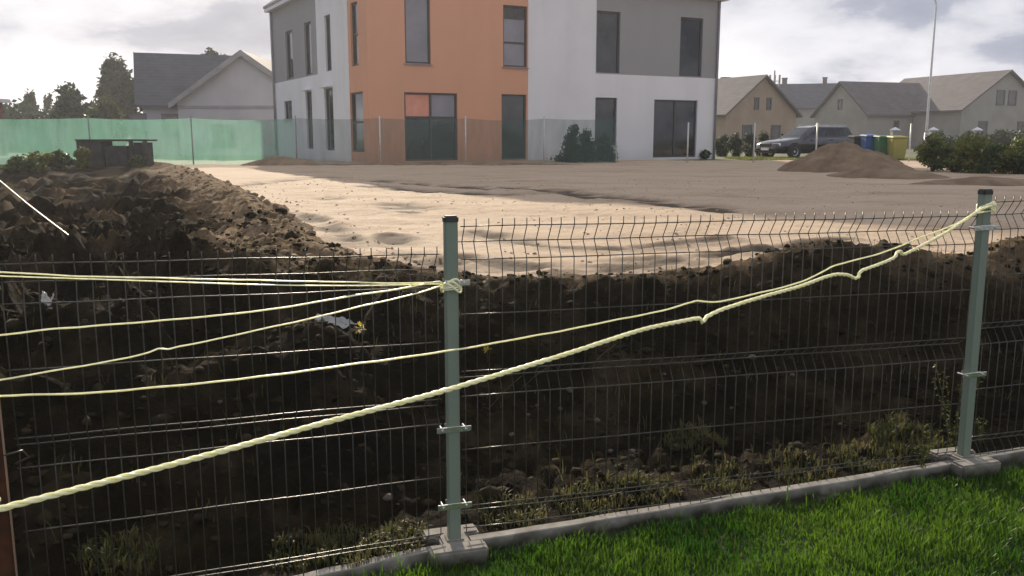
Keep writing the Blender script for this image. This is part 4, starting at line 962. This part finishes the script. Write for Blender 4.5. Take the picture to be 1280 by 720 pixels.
# ------------------------------------------------------------------ car
def car():
    e = empty('car', (atY(1008,172,41).x, 41.0, GZ), math.atan2(-.40,-.92), 'dark estate car with roof rails parked beside the white house corner', 'car')
    st = [(2.34,.66,.50,.34),(2.30,.80,.64,.24),(2.12,.93,.735,.22),(1.7,.985,.80,.21),(1.2,1,.87,.21),(.85,1,.925,.21),(.2,1,.95,.21),(-1.0,1,.965,.21),(-1.8,.985,.975,.21),(-2.2,.94,.96,.24),(-2.33,.86,.86,.30)]
    vs = []; ring = 14
    for x, w, zt_, zb in st:
        half = [(0,zb),(.62*w,zb),(.82*w,zb+.08),(.885*w,zb+.26*(zt_-zb)/.5),(.88*w,zt_-.16),(.80*w,zt_-.035),(.45*w,zt_+.012)]
        full = half + [(0,zt_+.025)] + [(-y,z) for y, z in half[:0:-1]]
        vs += [(x,y,z) for y, z in full]; ring = len(full)
    n = len(st); fs = [(i*ring+k, i*ring+(k+1)%ring, (i+1)*ring+(k+1)%ring, (i+1)*ring+k) for i in range(n-1) for k in range(ring)]
    fs += [tuple(range(ring)), tuple((n-1)*ring+k for k in range(ring))[::-1]]
    MB().add(vs, fs).build('body', PAINT, e, True)
    def rr(xf, xb, hw, z, k=.12): return [(xf,hw-k*1.2,z),(xf-k*1.5,hw,z),(xb+k,hw,z),(xb,hw-k,z),(xb,-hw+k,z),(xb+k,-hw,z),(xf-k*1.5,-hw,z),(xf,-hw+k*1.2,z)]
    rings = [rr(.98,-2.16,.81,.90), rr(.90,-2.15,.80,.97), rr(.22,-1.95,.645,1.375), rr(.06,-1.88,.585,1.425,.1), rr(-.2,-1.7,.38,1.45,.1)]
    vs = [p for r_ in rings for p in r_]; fs = [(i*8+k, i*8+(k+1)%8, (i+1)*8+(k+1)%8, (i+1)*8+k) for i in range(4) for k in range(8)]+[tuple(32+k for k in range(8))]
    MB().add(vs, fs).build('cabin', PAINT, e, False)
    B, T = rings[1], rings[2]
    def quad(name, p, mat, off):
        return MB().add([Vector(q)+Vector(off) for q in p], [tuple(range(len(p)))]).build(name, mat, e)
    lerp = lambda a, b, t: tuple(a[i]+(b[i]-a[i])*t for i in range(3))
    def panel(bl, br, tr, tl, lo=.1, hi=.94):
        return [lerp(bl,tl,lo), lerp(br,tr,lo), lerp(br,tr,hi), lerp(bl,tl,hi)]
    quad('windscreen', panel(lerp(B[0],B[7],.02), lerp(B[7],B[0],.02), lerp(T[7],T[0],.03), lerp(T[0],T[7],.03), .06, .96), GLASS, (.012,0,.006))
    quad('rear_window', panel(B[3],B[4],T[4],T[3]), GLASS, (-.012,0,.004))
    for s, (a, b) in ((1,(1,2)), (-1,(6,5))):
        for t0, t1 in ((.03,.33),(.36,.66),(.69,.95)):
            quad('side_window', panel(lerp(B[a],B[b],t0), lerp(B[a],B[b],t1), lerp(T[a],T[b],t1), lerp(T[a],T[b],t0)), GLASS, (0,.012*s,.004))
        MB().tube(smooth_path([(-.05,s*.56,1.43),(0,s*.56,1.475),(-.9,s*.57,1.49),(-1.75,s*.56,1.475),(-1.8,s*.56,1.43)], .1), .016, 6).build('roof_rail', RIM, e, True)
        MB().box((.62,s*.80 if s>0 else -1.0,.98), (.74,1.0 if s>0 else -.80,1.10)).build('mirror', PAINT, e, bevel=.03, segs=2)
        MB().add([(2.275,s*.42,.66),(2.14,s*.78,.68),(2.12,s*.80,.555),(2.30,s*.44,.53)], [(0,1,2,3)]).add([(2.30,s*.42,.66),(2.165,s*.80,.68),(2.145,s*.82,.555),(2.325,s*.44,.53)], [(0,1,2,3)]).build('headlight', LENS, e)
        MB().box((-2.34,s*.80-.12*(s>0)-.0*(s<0),.62), (-2.20,s*.80+.12*(s<0),.86)).build('tail_light', REDL, e)
        for z in (.60,): MB().box((-1.9,s*.888-.006,z), (1.6,s*.888+.006,z+.045)).build('side_moulding', BLKP, e)
        for x in (.35,-.75): MB().box((x,s*.885-.012,.80), (x+.18,s*.885+.016,.83)).build('door_handle', BLKP, e)
        for x in (1.42,-1.40):
            MB().lathe([(.001,-.02),(.37,-.02),(.37,.012),(.001,.012)], (x, s*.884, .33), 20, 'y').build('wheel_arch', BLKP, e, False)
            wh = MB().lathe([(.19,-.10),(.29,-.10),(.315,-.07),(.315,.07),(.29,.10),(.19,.10)], (x, s*.82, .315), 22, 'y').build('wheel', TYRE, e, True)
            rm = MB().lathe([(.001,.085),(.05,.09),(.06,.07),(.17,.075),(.195,.09),(.195,-.09),(.001,-.09)] if s > 0 else [(.001,-.085),(.05,-.09),(.06,-.07),(.17,-.075),(.195,-.09),(.195,.09),(.001,.09)], (x, s*.82, .315), 18, 'y')
            rm.build('rim', RIM, wh, False)
    MB().box((2.27,-.38,.50), (2.345,.38,.66)).build('grille', BLKP, e, bevel=.015)
    MB().box((2.33,-.26,.36), (2.36,.26,.47)).build('number_plate', WTRIM, e, bevel=.004)
    MB().box((2.20,-.74,.26), (2.352,.74,.35)).build('bumper', BLKP, e, bevel=.03, segs=2)
    return e
car()

# ------------------------------------------------------------------ wheeled bins
def bin_(px, Y, mat, w, h, label, rz):
    p = atY(px, 172, Y); e = empty('wheelie_bin', (p.x, Y, GZ), rz, label, 'bin', 'bins in a row by the boundary'); a = w/2
    b = a*.82; MB().add([(-b,-b,.08),(b,-b,.08),(b,b,.08),(-b,b,.08),(-a,-a,h*.9),(a,-a,h*.9),(a,a*1.1,h*.9),(-a,a*1.1,h*.9)],
        [(3,2,1,0),(4,5,6,7),(0,1,5,4),(1,2,6,5),(2,3,7,6),(3,0,4,7)]).build('body', mat, e, bevel=.03, segs=2)
    MB().add([(-a-.03,-a-.05,h*.9),(a+.03,-a-.05,h*.9),(a+.03,a*1.2,h*.93),(-a-.03,a*1.2,h*.93),(-a,-a+.02,h*.96),(a,-a+.02,h*.96),(a,a*1.1,h),(-a,a*1.1,h)],
        [(3,2,1,0),(4,5,6,7),(0,1,5,4),(1,2,6,5),(2,3,7,6),(3,0,4,7)]).build('lid', mat, e, bevel=.02, segs=2)
    MB().tube([(-a*.8,a*1.28,h*.93),(a*.8,a*1.28,h*.93)], .018, 6).build('handle', mat, e)
    for s in (-1,1): MB().tube([(s*a*.95,b+.02,.1),(s*(a*.95-.06),b+.02,.1)], .1, 12).build('wheel', TYRE, e)
bin_(1072, 37.2, BLKP, .54, 1.02, 'black wheeled bin next to the blue bin', .1)
bin_(1087, 36.6, BLUEP, .52, 1.06, 'blue wheeled bin between the black and green bins', .1)
bin_(1104, 36.0, GREENP, .54, 1.02, 'green wheeled bin between the blue and yellow bins', .05)
bin_(1122, 35.4, YELP, .60, 1.0, 'yellow wheeled bin next to the bushes', 0)

# ------------------------------------------------------------------ street lamp, mast, garden lamps
lp = atY(1158, 165, 52)
e = empty('street_lamp', (lp.x, 52, GZ), 0, 'tall grey street lamp with curved arm in front of the beige house', 'street lamp')
zt = 8.80
MB().tube([(0,0,-.2),(0,0,1.2)], .10, 12).build('base', PALEP, e, True)
pts = smooth_path([(0,0,1.2),(0,0,5),(0,0,zt-.9),(-.02,0,zt-.35),(-.22,0,zt),(-.55,0,zt+.05)], .25)
MB().tube(pts, [.075-.035*i/len(pts) for i in range(len(pts))], 10).build('pole', PALEP, e, True)
MB().box((-1.15,-.12,zt-.02), (-.5,.12,zt+.10)).build('lamp_head', PALEP, e, bevel=.04, segs=2)
ap = atY(968, 97, 105)
e = empty('antenna_mast', (ap.x, 105, GZ), 0, 'thin antenna mast with aerials rising behind the tan house', 'mast')
MB().tube([(0,0,-.2),(0,0,ap.z-GZ+.8)], .09, 8).build('pole', FASCIA, e, True)
for s in (-.55,.55,0): MB().box((s-.1,-.25,ap.z-GZ-1.0), (s+.1,-.12,ap.z-GZ+.3)).build('panel', FASCIA, e)
MB().tube([(-.6,-.1,ap.z-GZ-.4),(.6,-.1,ap.z-GZ-.4)], .04, 6).build('cross_arm', FASCIA, e)
for px, Y in ((1119,56),(1167,56),(1222,56)):
    p = atY(px, 160, Y); h = p.z-GZ
    e = empty('gate_pillar', (p.x, Y, GZ), 0, 'garden pillar with a pale cap in front of the beige houses', 'pillar', 'capped garden pillars')
    MB().box((-.2,-.2,-.2), (.2,.2,h-.15)).build('shaft', FASCIA, e); MB().lathe([(.001,h+.06),(.2,h-.03),(.36,h-.12),(.36,h-.15),(.001,h-.15)], sides=4).build('cap', WTRIM, e)

# ------------------------------------------------------------------ trees and shrubs
tree(144, 60, 74, 172, 48, 'leafy tree standing next to the dark slate-grey roof', LEAF_D, 4, 11000, .19, m=34)
tree(267, 66, 60, 112, 38, 'tree crown showing just above the dark roof ridge', LEAF_D, 9, 6000, .19)
tree(98, 52, 110, 205, 66, 'broad dark shrub-like tree left of the leafy tree', LEAF_D, 14, 12000, .17, m=40)
tree(130, 50, 122, 205, 46, 'light green shrubby tree by the dark-roofed house', LEAF_M, 15, 8000, .15, m=34)
tree(36, 70, 112, 160, 15, 'slim young tree rising behind the netting near the red shed', LEAF_M, 24, 900, .14, m=14)
tree(58, 74, 110, 160, 12, 'thin pale sapling between the slim young tree and dark shrub', LEAF_M, 25, 600, .13, m=12)
tree(40, 62, 128, 205, 110, 'low wide hedge-like tree behind the netting', LEAF_D, 26, 15000, .19, m=50)
for i, (px, w) in enumerate(((714, .95),(735, 1.0),(757, .9))):
    p = atY(px, 172, 32.0); tp = atY(px, (156,162,168)[i], 32.0)
    h = tp.z-GZ; e = empty('conifer', (p.x, 32.0+.2*i, GZ), 0, 'small dark conical conifer growing behind the netting end', 'conifer', 'conifers by the white wall')
    cl = [(random.gauss(0,.08), random.gauss(0,.08), h*t, w*.5*(1-t*.85)+.05, w*.5*(1-t*.85)+.05, h*.13) for t in np.linspace(.06,.92,12)]
    V, F = leaf_cloud(2600, cl, .05, 60+i); link('foliage', np_mesh(V, F), LEAF_D, e); MB().tube([(0,0,-.1),(0,0,h*.8)], [.05,.01], 6).build('trunk', BARK, e)
for i, px in enumerate((902,920,938,954)):
    p = atY(px, 172, 44); bush(p.x, 44, GZ, .85, 1.15, 'clipped round dark shrub in the row beside the car', LEAF_D, 70+i, 1800, .05, 'round shrubs beside the car')
p = atY(882, 172, 38.2); bush(p.x, 38.2, GZ, .5, .4, 'tiny dark shrub at the white house corner', LEAF_D, 77, 700, .04)
for i, (px, Y, w, h, mt) in enumerate(((1168,23.5,1.1,.86,LEAF_Y),(1195,22.8,1.2,.80,LEAF_M),(1222,22.2,1.3,.90,LEAF_Y),(1250,21.6,1.2,.76,LEAF_M),(1276,21.2,1.1,.84,LEAF_Y),(1300,20.8,1.1,.85,LEAF_D))):
    p = atY(px, 172, Y); bush(p.x, Y, SANDZ-.02, w, h, ('ragged light green bush in the row behind the earth strip', 'ragged mid green bush in the row behind the earth strip', 'ragged dark green bush in the row behind the earth strip')[[LEAF_Y,LEAF_M,LEAF_D].index(mt)], mt, 90+i, 2300, .045, 'bushes right of the earth heap')
for i, (px, Y, w, h) in enumerate(((1180,48,2.2,1.3),(1215,48,2.4,1.2),(1250,47,2.2,1.5),(1285,47,2.2,1.4))):
    p = atY(px, 172, Y); bush(p.x, Y, GZ, w, h, 'garden bush below the windows of the beige houses', LEAF_D, 110+i, 2000, .08, 'garden bushes before the beige houses')
for i, (px, py, w, h) in enumerate(((22,215,1.0,.5),(48,212,1.1,.6),(70,216,.8,.5),(100,212,.6,.65),(170,214,.6,.35))):
    Y = 25.5+.3*i; p = atY(px, 172, Y); bush(p.x, Y, sz(p.x, Y)-.03, w, h, ('dull green scrub on the heaps in front of the green netting', 'yellowish green scrub on the heaps in front of the green netting')[i % 2], (LEAF_M, LEAF_Y)[i % 2], 130+i, 1300, .05, 'scrub in front of the netting')
# sunny grass strip by the car
def gh(x, y): return np.full(x.shape, GZ+0.004)
V, T = blades(16000, (9.5, 17), (34.5, 40), lambda x, y: y < 40, .05, .12, gh, 44, .012)
tag(link('yard_grass', np_mesh(V, T), LEAF_Y), 'bright grass strip in front of the parked car', 'grass', kind='stuff')

# ------------------------------------------------------------------ air volume added to mimic lens glare
GLARE_HAZE = True
if GLARE_HAZE:
    m, t = new_mat('glare_haze_air'); pv = t.nodes.new('ShaderNodeVolumePrincipled')
    pv.inputs['Color'].default_value = (0.90, 0.92, 1.0, 1); pv.inputs['Density'].default_value = 0.0009; pv.inputs['Anisotropy'].default_value = 0.45
    o_ = t.nodes.new('ShaderNodeOutputMaterial'); t.links.new(pv.outputs[0], o_.inputs['Volume'])
    hz_ = MB().box((-410,-70,-2.0), (410,910,14.2)).build('glare_haze', m)
    tag(hz_, 'thin added veil mimicking lens glare over the plot', 'glare_haze', kind='stuff')
